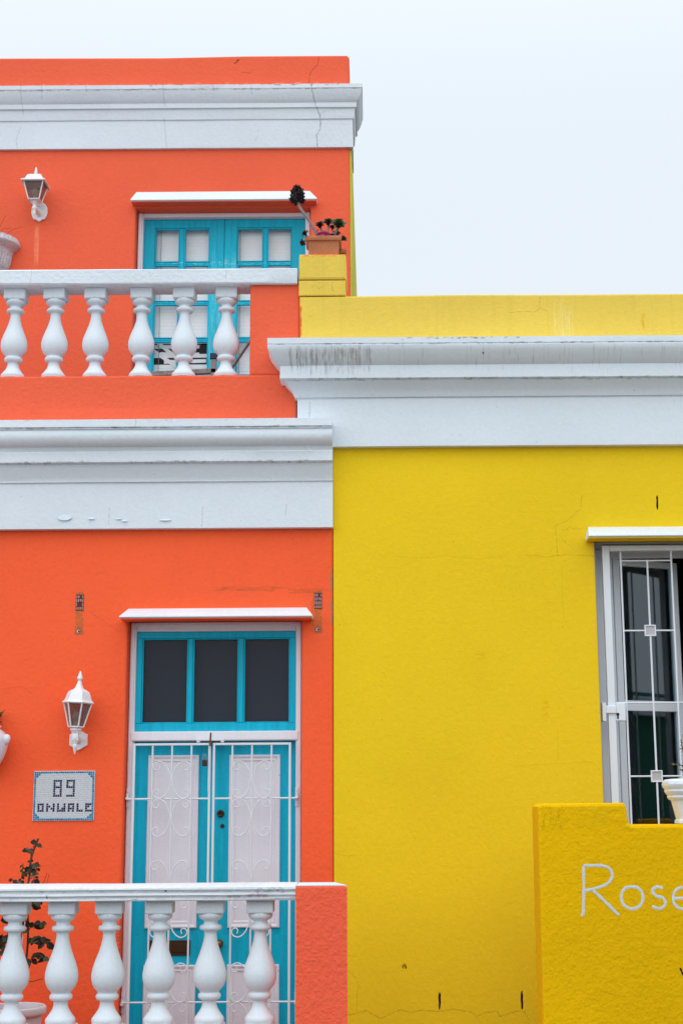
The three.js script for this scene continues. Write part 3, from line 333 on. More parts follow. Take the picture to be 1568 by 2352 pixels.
// ---------------------------------------------------------------- yellow house
const yh = thing('yellow_house', 'single-storey yellow plastered house with a white cornice and tall barred window', 'house', [2.9, -0.15, -1]);
{
  const slot = (x, y0, y1, w, seed) => { const r = rng(seed), L = [], R = [], n = 7; for (let i = 0; i <= n; i++) { const y = y0 + (y1 - y0) * i / n, e = i === 0 || i === n ? 0.4 : 1; L.push([x - w / 2 * e * (0.7 + 0.6 * r()) + (y - y0) * 0.02, y]); R.push([x + w / 2 * e * (0.7 + 0.6 * r()) + (y - y0) * 0.02, y]); } return [...L, ...R.reverse()]; };
  part(yh, 'wall', ext(rect(-0.231, 6, -0.15, 3.96), [hole(1.318, 2.72, 0.002, 3.367), slot(1.706, 3.548, 3.634, 0.012, 3), slot(0.358, 0.7, 0.792, 0.012, 4), slot(0.819, 0.697, 0.798, 0.012, 5)], -0.3, 0, 0.0025), M.yellow);
  part(yh, 'slot_backing', mg([B(1.694, 1.72, 3.54, 3.642, -0.06, -0.007), B(0.346, 0.372, 0.692, 0.8, -0.06, -0.007), B(0.807, 0.833, 0.689, 0.806, -0.06, -0.007)]), M.blackHole);
  const y = [4.566]; const pr = [[-0.1, 4.566], [0.172, 4.566], [0.172, 4.53], [0.166, 4.526], [0.172, 4.52], [0.17, 4.506], [0.162, 4.488], [0.148, 4.466], [0.13, 4.444], [0.112, 4.424], [0.1, 4.415], [0.1, 4.336], [0.074, 4.334], [0.072, 4.324], [0.055, 4.305], [0.035, 4.285], [0.022, 4.262], [0.014, 4.242], [0, 4.238], [0, 3.938], [-0.05, 3.938]];
  part(yh, 'cornice', sweep(pr, [P2(-0.445, -0.005, -1, 0), P2(-0.445, 0.05, -1, 1), P2(6, 0.05, 0, 1)], { seed: 41, wob: 0.0015 }), M.cornYel, 'white cornice of the yellow house overlapping the orange balcony pier');
  part(yh, 'roof_parapet', ext([[-0.43, 4.42], [6, 4.42], [6, 4.905], [1.2, 4.902], [0.6, 4.906], [-0.15, 4.9], [-0.436, 4.898]], [], -0.25, 0.018, 0.012), M.parapet);
  part(yh, 'parapet_block', ext(rect(-0.441, -0.153, 4.903, 5.001), [], -0.252, 0.022, 0.006), M.parapet); part(yh, 'parapet_block', ext([[-0.44, 5.006], [-0.148, 5.006], [-0.15, 5.172], [-0.438, 5.173]], [], -0.25, 0.026, 0.014), M.parapet);
  part(yh, 'roof', B(-0.22, 6, 4.1, 4.19, -5, -0.01), M.room); part(yh, 'back_wall', B(-0.22, 6, -0.15, 4.098, -5.2, -5.002), M.room); part(yh, 'end_wall', B(5.8, 6, -0.14, 4.098, -5, -0.345), M.room); part(yh, 'inner_party_wall', B(-0.218, -0.13, -0.14, 4.098, -5, -0.345), M.room); part(yh, 'room_floor', B(-0.12, 5.79, -0.14, -0.02, -5, -0.345), M.wood); part(yh, 'wall_core', B(-0.22, 6, 3.962, 4.098, -0.34, -0.012), M.room);
  lintel(yh, 1.268, 2.77, 1.287, 2.751, 3.36, 3.443, 0.13, 0, M.white, M.yellow);
  part(yh, 'window_reveal', mg([B(1.321, 1.333, 0.01, 3.362, -0.298, -0.05, 0.002), B(2.705, 2.717, 0.01, 3.362, -0.298, -0.05, 0.002), B(1.333, 2.705, 3.35, 3.362, -0.298, -0.05, 0.002)]), M.greyReveal);
  const wf = part(yh, 'window_frame', mg([B(1.335, 1.46, 0.01, 3.348, -0.29, -0.235, 0.004), B(2.58, 2.703, 0.01, 3.348, -0.29, -0.235, 0.004), B(1.46, 2.58, 3.3, 3.348, -0.29, -0.235, 0.004)]), M.alu);
  // sash standing ajar, swung inwards on its left edge
  const a = 0.4, cx = 1.466, cz = -0.3, sw = (x0, x1, y0, y1, z0, z1, r = 0.003) => { const g = B(x0, x1, y0, y1, z0, z1, r); g.rotateY(a); g.translate(cx, 0, cz); return g; };
  const sash = part(yh, 'window_sash', mg([sw(0, 0.045, 0.05, 3.3, -0.02, 0.02), sw(0.42, 0.465, 0.05, 3.3, -0.02, 0.02), sw(0.045, 0.42, 3.262, 3.3, -0.02, 0.02), sw(0.045, 0.42, 2.375, 2.437, -0.02, 0.02), sw(0.045, 0.42, 0.05, 0.12, -0.02, 0.02)]), M.alu);
  part(yh, 'window_sash', mg([B(1.99, 2.03, 0.05, 3.298, -0.34, -0.296, 0.003), B(2.535, 2.578, 0.05, 3.298, -0.34, -0.296, 0.003), B(2.03, 2.535, 3.26, 3.298, -0.34, -0.296, 0.003), B(2.03, 2.535, 0.05, 0.12, -0.34, -0.296, 0.003)]), M.alu);
  part(sash, 'pane', sw(0.04, 0.425, 2.432, 3.267, -0.004, 0.001, 0), M.coated); part(sash, 'pane', sw(0.04, 0.425, 0.11, 2.38, -0.004, 0.001, 0), M.coated);
}
{ // gate of the tall window
  const z = -0.065, o = thing('window_security_gate', 'white tubular security gate with small square plates over the tall window', 'gate', [1.65, 0.02, z]); o.position.x -= 0.014; o.position.y -= 0.008;
  part(o, 'gate_frame', mg([B(1.386, 1.43, 0.03, 3.348, z - 0.02, z + 0.02, 0.004), B(1.877, 1.92, 0.03, 3.348, z - 0.02, z + 0.02, 0.004), B(1.43, 1.877, 3.316, 3.348, z - 0.02, z + 0.02, 0.004), B(1.43, 1.877, 0.03, 0.07, z - 0.02, z + 0.02, 0.004)]), M.alu);
  part(o, 'gate_frame', mg([B(1.93, 1.97, 0.03, 3.348, z - 0.02, z + 0.02, 0.004), B(2.61, 2.65, 0.03, 3.348, z - 0.02, z + 0.02, 0.004), B(1.97, 2.61, 3.316, 3.348, z - 0.02, z + 0.02, 0.004), B(1.97, 2.61, 0.03, 0.07, z - 0.02, z + 0.02, 0.004)]), M.alu);
  for (const x of [2.04, 2.29, 2.54]) part(o, 'upright_bar', rod([x, 0.06, z], [x, 3.32, z], 0.006, 8), M.alu);
  for (const x of [1.498, 1.8]) part(o, 'upright_bar', rod([x, 0.06, z], [x, 3.32, z], 0.006, 8), M.alu);
  for (const [y0, y1] of [[0.07, 1.955], [2.02, 2.803], [2.872, 3.258]]) part(o, 'upright_bar', rod([1.656, y0, z], [1.656, y1, z], 0.006, 8), M.alu);
  for (const [xa, xb, y] of [[1.498, 1.8, 3.258], [1.498, 1.622, 2.838], [1.69, 1.8, 2.838], [1.43, 1.877, 2.413], [1.498, 1.622, 1.988], [1.69, 1.8, 1.988]]) part(o, 'cross_bar', rod([xa, y, z], [xb, y, z], 0.005, 8), M.alu);
  for (const y of [2.838, 1.988]) { const f = part(o, 'plate_frame', mg([B(1.622, 1.63, y - 0.034, y + 0.034, z - 0.008, z + 0.008, 0.003), B(1.682, 1.69, y - 0.034, y + 0.034, z - 0.008, z + 0.008, 0.003), B(1.63, 1.682, y + 0.026, y + 0.034, z - 0.008, z + 0.008, 0.003), B(1.63, 1.682, y - 0.034, y - 0.026, z - 0.008, z + 0.008, 0.003)]), M.alu); part(f, 'plate', B(1.629, 1.683, y - 0.027, y + 0.027, z - 0.004, z + 0.001), flat(186, 186, 190, 0.7)); }
  const lk = part(o, 'lock_case', mg([B(1.43, 1.488, 2.306, 2.414, z - 0.018, z + 0.026, 0.006), B(1.37, 1.432, 2.35, 2.396, z - 0.01, z + 0.034, 0.006)]), M.alu); part(lk, 'keyhole', mg([rod([1.44, 2.345, z + 0.024], [1.44, 2.345, z + 0.0285], 0.009, 16), B(1.435, 1.445, 2.318, 2.345, z + 0.024, z + 0.0285, 0.002)]), M.black);
  part(o, 'strike_plate', B(1.35, 1.372, 2.305, 2.414, z - 0.02, z + 0.03, 0.004), M.alu);
}

// ---------------------------------------------------------------- stoep wall with painted name
{
  const o = thing('stoep_wall', 'deep yellow stepped front wall with Rose painted on it in white', 'wall', [1.6, -0.15, 1]);
  part(o, 'wall_body', ext([[0.805, -0.15], [6, -0.15], [6, 1.716], [1.275, 1.719], [1.263, 1.73], [1.252, 1.81], [1.24, 1.826], [0.83, 1.824], [0.812, 1.81]], [], 0.88, 1.15, 0.016), M.rose);
  const stroke = (pts, w, seed) => { const c = new THREE.CatmullRomCurve3(pts.map(p => new THREE.Vector3(p[0], p[1], 0)), false, 'centripetal'), n = pts.length * 9, P = c.getPoints(n), pos = [], z = 1.1502; const e = i => { const t = c.getTangent(i / n), k = w * (0.85 + 0.5 * (fbm(i * 0.5 + seed, seed, 2) - 0.4)) * (i === 0 || i === n ? 0.55 : 1); return [-t.y * k / 2, t.x * k / 2]; };
    for (let i = 0; i < n; i++) { const a = P[i], b = P[i + 1], ea = e(i), eb = e(i + 1), q = [[a.x + ea[0], a.y + ea[1], z], [a.x - ea[0], a.y - ea[1], z], [b.x + eb[0], b.y + eb[1], z], [b.x - eb[0], b.y - eb[1], z], [a.x, a.y, z + 0.0009], [b.x, b.y, z + 0.0009]]; pos.push(...q[0], ...q[4], ...q[2], ...q[2], ...q[4], ...q[5], ...q[4], ...q[1], ...q[5], ...q[5], ...q[1], ...q[3]); }
    const g = new THREE.BufferGeometry(); g.setAttribute('position', new THREE.Float32BufferAttribute(pos, 3)); g.computeVertexNormals(); return metreUV(g); };
  const W = 0.0155, paint = plaster(whiteTex, bumpRough, 0.002, { color: new THREE.Color(0.86, 0.86, 0.84) });
  const letters = [[[[1.0299, 1.5234], [1.0282, 1.4151], [1.0225, 1.32], [1.0195, 1.2909], [1.0106, 1.2827]], [[1.0299, 1.5234], [1.075, 1.5234], [1.118, 1.5228], [1.1603, 1.5058], [1.1697, 1.4724], [1.1491, 1.4392], [1.1033, 1.4187], [1.0299, 1.4026]], [[1.0707, 1.4065], [1.1368, 1.3438], [1.1964, 1.2835]]], [[[1.2684, 1.4217], [1.2316, 1.4137], [1.211, 1.3806], [1.2179, 1.3391], [1.2511, 1.3162], [1.2855, 1.3201], [1.3123, 1.3468], [1.3141, 1.3882], [1.2959, 1.4133], [1.266, 1.4217]]], [[[1.4179, 1.4124], [1.3882, 1.4189], [1.3639, 1.4024], [1.3799, 1.3774], [1.4157, 1.3647], [1.4252, 1.3377], [1.3985, 1.3152], [1.3584, 1.3258]]], [[[1.4649, 1.3644], [1.51, 1.3641], [1.558, 1.3637]], [[1.5611, 1.3637], [1.5545, 1.4011], [1.5209, 1.4159], [1.4818, 1.4037], [1.4652, 1.3706], [1.472, 1.3333], [1.501, 1.3145], [1.5461, 1.3204]]]];
  letters.forEach((s, i) => part(o, 'painted_letter', mg(s.map((p, k) => { const g = stroke(p, W, i * 7 + k); g.translate(0, 0, k * 0.0006); return g; })), paint));
  part(o, 'painted_mark', stroke([[1.483, 1.036], [1.489, 1.02], [1.498, 1.0]], 0.01, 50), M.black);
}

// ---------------------------------------------------------------- wall lanterns
function lantern(o, n, rot, cx, cz, Y, roofProf, finial, plate, tilt) { // Y: [bottom ring, top ring], radii follow
  const [yb, yt, rb, rt] = Y, up = g => { if (tilt) { g.translate(-cx, -yb, -cz); g.rotateZ(tilt); g.translate(cx, yb, cz); } return g; }, ang = k => rot + k / n * Math.PI * 2;
  const pt = (k, r, y) => [cx + Math.sin(ang(k)) * r, y, cz + Math.cos(ang(k)) * r];
  const posts = []; for (let k = 0; k < n; k++) { posts.push(rod(pt(k, rb, yb), pt(k, rt, yt), 0.0048, 6)); posts.push(rod(pt(k, rb, yb), pt(k + 1, rb, yb), 0.0042, 6), rod(pt(k, rt, yt), pt(k + 1, rt, yt), 0.0042, 6)); }
  const low = new THREE.CylinderGeometry(rb * 1.04, rb * 0.5, 0.016, n, 1, false, rot); low.translate(cx, yb - 0.006, cz); posts.push(low);
  const cage = part(o, 'lantern_cage', up(mg(posts)), M.lamp);
  for (let k = 0; k < n; k++) { const a = pt(k, rb * 0.97, yb + 0.003), b = pt(k + 1, rb * 0.97, yb + 0.003), c = pt(k + 1, rt * 0.97, yt), d = pt(k, rt * 0.97, yt); const g = new THREE.BufferGeometry(); g.setAttribute('position', new THREE.Float32BufferAttribute([...a, ...b, ...c, ...a, ...c, ...d], 3)); g.computeVertexNormals(); part(cage, 'pane', up(g), M.smoke); }
  const rf = part(o, 'roof', up(toCreasedNormals(clean(lathe(roofProf, n, cx, 0, cz, rot)), 0.4)), M.lamp); part(rf, 'finial', up(lathe(finial, 20, cx, 0, cz)), M.lamp);
  const b = new THREE.SphereGeometry(0.026, 16, 12); b.scale(1, 1.25, 1); b.translate(cx, yb + 0.062, cz); part(o, 'bulb', up(mg([b, rod([cx, yb + 0.002, cz], [cx, yb + 0.04, cz], 0.014, 12)])), M.bulb);
}
{
  const o = thing('wall_lantern', 'white six-sided wall lantern above the mosaic number sign', 'lantern', [-1.708, 2.208, 0], 'white wall lanterns'); const cx = -1.703, cz = 0.115;
  lantern(o, 6, 0.5, cx, cz, [2.277, 2.412, 0.043, 0.08], [[0.083, 2.408], [0.093, 2.414], [0.09, 2.42], [0.08, 2.428], [0.073, 2.445], [0.068, 2.463], [0.06, 2.478], [0.044, 2.488], [0.03, 2.494], [0, 2.498]], [[0.03, 2.492], [0.022, 2.505], [0.014, 2.525], [0.011, 2.538], [0.009, 2.545], [0.017, 2.551], [0.017, 2.556], [0.01, 2.575], [0.004, 2.594], [0, 2.598]], null, -0.05);
  part(o, 'collar', lathe([[0.024, 2.27], [0.034, 2.266], [0.032, 2.258], [0.024, 2.25], [0.022, 2.24], [0.019, 2.236]], 20, cx, 0, cz), M.lamp);
  part(o, 'bracket_arm', mg([B(cx - 0.019, cx + 0.019, 2.196, 2.24, cz - 0.02, cz + 0.02, 0.006), rod([cx, 2.219, cz + 0.02], [cx, 2.219, cz + 0.025], 0.011, 14), rod([cx, 2.218, cz - 0.016], [cx - 0.002, 2.206, 0.012], 0.012, 10, 0.022)]), M.lamp);
  part(o, 'drop_finial', lathe([[0.017, 2.198], [0.018, 2.19], [0.013, 2.184], [0.013, 2.176], [0.017, 2.172], [0.013, 2.16], [0.007, 2.138], [0.003, 2.125], [0, 2.123]], 16, cx - 0.002, 0, cz), M.lamp);
  const h = []; for (let i = 0; i < 6; i++) { const a = i / 6 * Math.PI * 2 + Math.PI / 6; h.push([-1.707 + Math.cos(a) * 0.06, 2.208 + Math.sin(a) * 0.061]); } part(o, 'wall_plate', ext(h, [], 0.0005, 0.014, 0.004), M.lamp); part(o, 'plate_screw', rod([-1.667, 2.21, 0.012], [-1.667, 2.21, 0.018], 0.005, 10), M.lamp);
}
{
  const o = thing('wall_lantern', 'white four-sided wall lantern on the upper storey above the urn', 'lantern', [-2.346, 5.982, -1.2], 'white wall lanterns'); const cx = -2.349, cz = -1.055;
  lantern(o, 4, Math.PI / 4, cx, cz, [6.008, 6.138, 0.054, 0.098], [[0.112, 6.126], [0.122, 6.132], [0.122, 6.137], [0.105, 6.145], [0.085, 6.154], [0.077, 6.172], [0.066, 6.186], [0.045, 6.196], [0.02, 6.2], [0, 6.201]], [[0.016, 6.196], [0.012, 6.206], [0.009, 6.214], [0.013, 6.22], [0.013, 6.224], [0.007, 6.23], [0.009, 6.238], [0.006, 6.25], [0.002, 6.262], [0, 6.264]], null, 0);
  part(o, 'collar', lathe([[0.03, 6.0], [0.022, 5.99], [0.014, 5.98], [0.012, 5.968], [0.016, 5.962], [0.02, 5.952], [0.016, 5.942], [0.01, 5.935], [0.011, 5.92], [0.008, 5.905], [0.003, 5.893], [0, 5.89]], 18, cx, 0, cz), M.lamp);
  part(o, 'bracket_arm', mg([rod([cx, 5.955, cz - 0.01], [cx + 0.002, 5.965, -1.188], 0.013, 10, 0.02), rod([cx, 5.98, cz - 0.01], [cx + 0.003, 6.02, -1.187], 0.007, 8)]), M.lamp);
  const s = []; for (const [x, y] of [[0, -0.078], [0.022, -0.064], [0.04, -0.058], [0.05, -0.04], [0.058, -0.01], [0.054, 0.03], [0.04, 0.055], [0.024, 0.066], [0, 0.082], [-0.024, 0.066], [-0.04, 0.055], [-0.054, 0.03], [-0.058, -0.01], [-0.05, -0.04], [-0.04, -0.058], [-0.022, -0.064]]) s.push([-2.346 + x, 5.985 + y]); part(o, 'wall_plate', ext(s, [], -1.1995, -1.185, 0.005), M.lamp);
}

// ---------------------------------------------------------------- mosaic number sign
{
  const o = thing('mosaic_sign', 'white mosaic house sign reading 89 ONWALE with a blue tile border', 'sign', [-1.781, 1.752, 0]); const x0 = -1.955, y1 = 2.03, NC = 28, NR = 23, p = 0.348 / NC, q = 0.278 / NR;
  part(o, 'grout_board', B(x0 - 0.002, x0 + 0.35, y1 - 0.28, y1 + 0.002, 0.0005, 0.007, 0.002), flat(224, 226, 228, 0.8));
  const grid = Array.from({ length: NR }, () => Array(NC).fill(0)); const put = (r, cs, v) => cs.forEach(c => grid[r][c] = v);
  for (let r = 0; r < NR; r++) for (let c = 0; c < NC; c++) { const a = Math.min(c, NC - 1 - c), b = Math.min(r, NR - 1 - r); if (!a || !b || a + b <= 3 && a <= 2 && b <= 2) grid[r][c] = 1; }
  for (const r of [4, 7, 11]) { put(r, [9, 10, 11, 12], 2); put(r, [15, 16, 17, 18], 2); } for (const r of [5, 6]) { put(r, [9, 12, 15, 18], 2); } for (const r of [8, 9, 10]) put(r, [9, 12, 18], 2);
  put(15, [2, 3, 4, 6, 9, 11, 14, 16, 17, 18, 20, 24, 25, 26], 2); put(16, [2, 4, 6, 7, 9, 11, 14, 16, 18, 20, 24, 25], 2); put(17, [2, 4, 6, 8, 9, 11, 13, 14, 16, 17, 18, 20, 24], 2); put(18, [2, 3, 4, 6, 9, 11, 12, 13, 14, 16, 18, 20, 21, 22, 24, 25, 26], 2);
  const tg = new RoundedBoxGeometry(p * 0.84, q * 0.84, 0.004, 1, 0.001), blues = [flat(20, 138, 184, 0.25), flat(40, 150, 190, 0.25), flat(12, 118, 168, 0.25)], navy = [flat(16, 26, 84, 0.25), flat(34, 36, 96, 0.25), flat(12, 20, 66, 0.25)], r = rng(8), wh = [];
  for (let i = 0; i < NR; i++) for (let j = 0; j < NC; j++) { const x = x0 + (j + 0.5) * p + (r() - 0.5) * 0.0008, y = y1 - (i + 0.5) * q + (r() - 0.5) * 0.0008, rz = (r() - 0.5) * 0.06, v = grid[i][j], k = Math.floor(r() * 3); if (v) piece(o, 'tile', tg, (v === 1 ? blues : navy)[k], [x, y, 0.008], [0, 0, rz]); else { const g = tg.clone(); g.rotateX((r() - 0.5) * 0.03); g.rotateZ(rz); g.translate(x, y, 0.0078); wh.push(g); } }
  const w = part(o, 'white_tiles', mg(wh), flat(206, 216, 220, 0.25)); w.userData.kind = 'stuff';
}

// ---------------------------------------------------------------- venetian blinds
{
  const blind = (x0, x1, label, broken, seed) => {
    const o = thing('venetian_blind', label, 'blind', [(x0 + x1) / 2, 4.76, -1.41], 'blinds behind the balcony doors'); const sp = 0.0262, w = x1 - x0, g = new RoundedBoxGeometry(w, 0.0285, 0.0022, 1, 0.001), r = rng(seed); g.rotateX(-0.06);
    part(o, 'head_rail', B(x0, x1, 5.93, 5.965, -1.43, -1.395, 0.003), M.blind);
    for (let i = 0; i < 44; i++) { const y = 5.92 - i * sp; if (broken && [33, 34, 35, 37, 38].includes(i)) continue; piece(o, 'slat', g, M.blind, [(x0 + x1) / 2, y, -1.412], [(r() - 0.5) * 0.05, 0, (r() - 0.5) * 0.003]); }
    if (broken) { const bent = (cx, cy, len, rot, z) => piece(o, 'slat', new RoundedBoxGeometry(len, 0.027, 0.0022, 1, 0.001), M.blind, [cx, cy, z], [0, 0, rot]); bent(-1.44, 5.01, 0.2, -0.7, -1.408); bent(-1.47, 4.96, 0.24, -0.62, -1.409); bent(-1.36, 4.99, 0.28, -0.02, -1.411); bent(-1.32, 4.935, 0.3, 0.02, -1.41); bent(-1.4, 5.045, 0.36, 0.0, -1.413); }
    for (const x of [x0 + w * 0.17, x0 + w * 0.5, x0 + w * 0.83]) part(o, 'ladder_cord', rod([x, 4.78, -1.4055], [x, 5.93, -1.4055], 0.0016, 5), M.cord);
  };
  blind(-1.6, -1.06, 'white venetian blind with broken lower slats behind the left balcony door leaf', true, 3); blind(-1.03, -0.48, 'neat white venetian blind behind the right balcony door leaf', false, 4);
}

// ---------------------------------------------------------------- things on the balcony
{
  const o = thing('wooden_barrier', 'weathered plank rail with a blue-capped post on the balcony floor', 'barrier', [-1.28, 4.36, -1.03]);
  const pl = B(-0.3, 0.23, -0.016, 0.016, -0.02, 0.02, 0.003); pl.rotateZ(0.045); pl.translate(-1.28, 4.735, -1.03); part(o, 'plank', pl, M.wood); part(o, 'post', B(-1.092, -1.056, 4.361, 4.826, -1.05, -1.01, 0.003), M.wood); part(o, 'post_cap', B(-1.098, -1.05, 4.827, 4.868, -1.056, -1.004, 0.004), M.navyCap); part(o, 'post', B(-1.56, -1.524, 4.361, 4.7, -1.05, -1.01, 0.003), M.wood);
  const s = thing('wooden_stick', 'thin weathered stick leaning against the orange balcony pier', 'stick', [-1.12, 4.36, -1.0]); part(s, 'stick_body', rod([-1.2, 4.365, -1.0], [-0.745, 4.885, -0.6], 0.011, 6), M.wood);
}
// plant helpers
const leafGeo = (len, wid, fold = 0.25, curl = 0.2, pw = 0.75) => { const n = 5, pos = []; const row = t => { const w = wid / 2 * Math.pow(Math.max(0, Math.sin(Math.PI * Math.min(1, Math.pow(t, pw) * 0.97 + 0.03))), 0.7), y = -curl * len * t * t; return [[-w, y + fold * w, t * len], [0, y, t * len], [w, y + fold * w, t * len]]; }; for (let i = 0; i < n; i++) { const a = row(i / n), b = row((i + 1) / n); for (let k = 0; k < 2; k++) pos.push(...a[k], ...b[k], ...a[k + 1], ...a[k + 1], ...b[k], ...b[k + 1]); } const g = new THREE.BufferGeometry(); g.setAttribute('position', new THREE.Float32BufferAttribute(pos, 3)); g.computeVertexNormals(); return clean(g); };
const leafMat = (r, g, b, rough = 0.5) => { const m = flat(r, g, b, rough); m.side = THREE.DoubleSide; return m; };
{ // terracotta troughs and succulent on the yellow block
  const trough = (o, x0, x1, y0, y1, z0, z1) => { const hh = y1 - y0, ring = (x0, x1, z0, z1, y) => [[x0, y, z0], [x1, y, z0], [x1, y, z1], [x0, y, z1]]; const e = (d, y) => ring(x0 + d, x1 - d, z0 + d, z1 - d, y); const R = [e(0.02, y0), e(0.012, y1 - 0.03), e(0, y1 - 0.028), e(-0.003, y1 - 0.014), e(0, y1), e(0.014, y1), e(0.02, y0 + 0.03)], pos = []; for (let i = 0; i + 1 < R.length; i++) for (let k = 0; k < 4; k++) { const a = R[i][k], b = R[i][(k + 1) % 4], c = R[i + 1][k], d = R[i + 1][(k + 1) % 4]; pos.push(...a, ...c, ...b, ...b, ...c, ...d); } for (const q of [R[0], R[6]]) pos.push(...q[0], ...q[1], ...q[2], ...q[0], ...q[2], ...q[3]); const g = new THREE.BufferGeometry(); g.setAttribute('position', new THREE.Float32BufferAttribute(pos, 3)); g.computeVertexNormals(); part(o, 'trough', metreUV(g), M.terra); part(o, 'soil', B(x0 + 0.021, x1 - 0.021, y0 + 0.032, y1 - 0.016, z0 + 0.021, z1 - 0.021), flat(52, 40, 34, 1)); };
  const o = thing('terracotta_pot', 'rectangular terracotta trough on top of the yellow parapet block', 'pot', [-0.29, 5.173, -0.09]); trough(o, -0.4, -0.182, 5.1735, 5.303, -0.17, 0.0);
  const o2 = thing('terracotta_pot', 'second terracotta pot half hidden behind the succulent trough', 'pot', [-0.2, 5.173, -0.2]); trough(o2, -0.27, -0.152, 5.1735, 5.285, -0.245, -0.176);
  const p = thing('succulent_plant', 'leggy dark purple succulent with bare grey stems in the terracotta trough', 'plant', [-0.29, 5.29, -0.09]); const st = flat(142, 134, 138, 0.85), r = rng(17);
  const stems = [[[[-0.325, 5.285, -0.09], [-0.335, 5.34, -0.085], [-0.375, 5.42, -0.07], [-0.42, 5.482, -0.05], [-0.443, 5.52, -0.05], [-0.452, 5.57, -0.05]], 0.0085], [[[-0.288, 5.285, -0.09], [-0.3, 5.345, -0.08], [-0.312, 5.39, -0.08]], 0.0065], [[[-0.272, 5.285, -0.07], [-0.266, 5.35, -0.06], [-0.258, 5.4, -0.06]], 0.007], [[[-0.245, 5.285, -0.08], [-0.222, 5.33, -0.06], [-0.198, 5.375, -0.05]], 0.008], [[[-0.33, 5.335, -0.085], [-0.338, 5.36, -0.1], [-0.325, 5.385, -0.1]], 0.004], [[[-0.285, 5.29, -0.1], [-0.278, 5.32, -0.11], [-0.28, 5.345, -0.11]], 0.007], [[[-0.36, 5.285, -0.05], [-0.395, 5.31, -0.02], [-0.4, 5.315, -0.01]], 0.006], [[[-0.372, 5.285, -0.03], [-0.405, 5.28, 0.0], [-0.415, 5.252, 0.015]], 0.006], [[[-0.23, 5.285, -0.11], [-0.18, 5.31, -0.1], [-0.172, 5.315, -0.1]], 0.006], [[[-0.23, 5.33, -0.08], [-0.235, 5.37, -0.1], [-0.24, 5.39, -0.1]], 0.004]];
  for (const [s, w] of stems) part(p, 'stem', tube(s, w, 8), st);
  const mats = [leafMat(58, 30, 34), leafMat(46, 26, 28), leafMat(74, 70, 38), leafMat(62, 84, 42), leafMat(84, 92, 50)], lg = leafGeo(1, 0.66, 0.3, -0.25, 1.5);
  const rosette = (c, R, n, mi, dir, lab) => { const g = part(p, 'rosette', new THREE.SphereGeometry(R * 0.3, 8, 6).translate(...c), mats[mi[0]]); const q0 = new THREE.Quaternion().setFromUnitVectors(new THREE.Vector3(0, 1, 0), V(dir).normalize()); for (let i = 0; i < n; i++) { const t = i / n, az = i * 2.4, elv = -0.25 + 1.35 * t, L = R * (1.05 - 0.45 * t) * (0.85 + 0.3 * r()); const m = piece(g, 'leaf', lg, mats[mi[Math.floor(r() * mi.length)]], c); m.quaternion.copy(q0).multiply(new THREE.Quaternion().setFromEuler(new THREE.Euler(0, az, 0))).multiply(new THREE.Quaternion().setFromEuler(new THREE.Euler(-elv, 0, 0))); m.scale.set(L, L, L); } };
  rosette([-0.314, 5.405, -0.08], 0.034, 24, [0, 0, 1, 2], [-0.1, 0.6, 0.8]); rosette([-0.262, 5.413, -0.06], 0.037, 26, [0, 1, 2, 2], [0, 0.6, 0.8]); rosette([-0.196, 5.394, -0.045], 0.05, 34, [3, 3, 2, 4], [0.2, 0.6, 0.8]); rosette([-0.236, 5.392, -0.1], 0.033, 20, [2, 3, 0], [0, 0.9, 0.4]); rosette([-0.28, 5.352, -0.11], 0.022, 12, [1, 0], [0, 1, 0.4]); rosette([-0.403, 5.318, -0.01], 0.032, 22, [2, 1, 0], [-0.6, 0.6, 0.6]); rosette([-0.415, 5.25, 0.015], 0.026, 16, [2, 1, 0], [-0.6, -0.3, 0.6]); rosette([-0.17, 5.318, -0.1], 0.032, 20, [2, 0, 3], [0.6, 0.6, 0.5]); rosette([-0.238, 5.322, -0.06], 0.03, 12, [2, 3, 0], [-0.2, 0.7, 0.6]); rosette([-0.21, 5.345, -0.07], 0.028, 12, [2, 0], [0.4, 0.3, 0.8]);
  // dead flower head on the tall stem: a drooping clump of dry bracts
  const head = part(p, 'dry_flower_head', mg(Array.from({ length: 460 }, () => { const t = r(), a = r() * 6.283, R = (t < 0.62 ? 0.043 * Math.sqrt(Math.min(1, t / 0.2)) : 0.043 * (1 - (t - 0.62) / 0.5)) * (0.35 + 0.65 * Math.sqrt(r())); const g = leafGeo(0.017 + 0.009 * r(), 0.012, 0.4, 0.5); g.rotateX(r() * 3); g.rotateY(r() * 6.28); g.rotateZ(r() * 3); g.translate(-0.462 + Math.cos(a) * R, 5.545 + t * 0.105, -0.05 + Math.sin(a) * R); return g; })), leafMat(44, 30, 32, 0.8)); head.userData.kind = 'stuff';
  for (let i = 0; i < 7; i++) { const m = piece(p, 'petal', leafGeo(0.03, 0.014, 0.2, 0.3), leafMat(170, 24, 130, 0.5), [-0.31 + i * 0.007, 5.308, 0.0]); m.rotation.set(-0.9 + 0.3 * r(), -1.3 + i * 0.42, 0); }
}
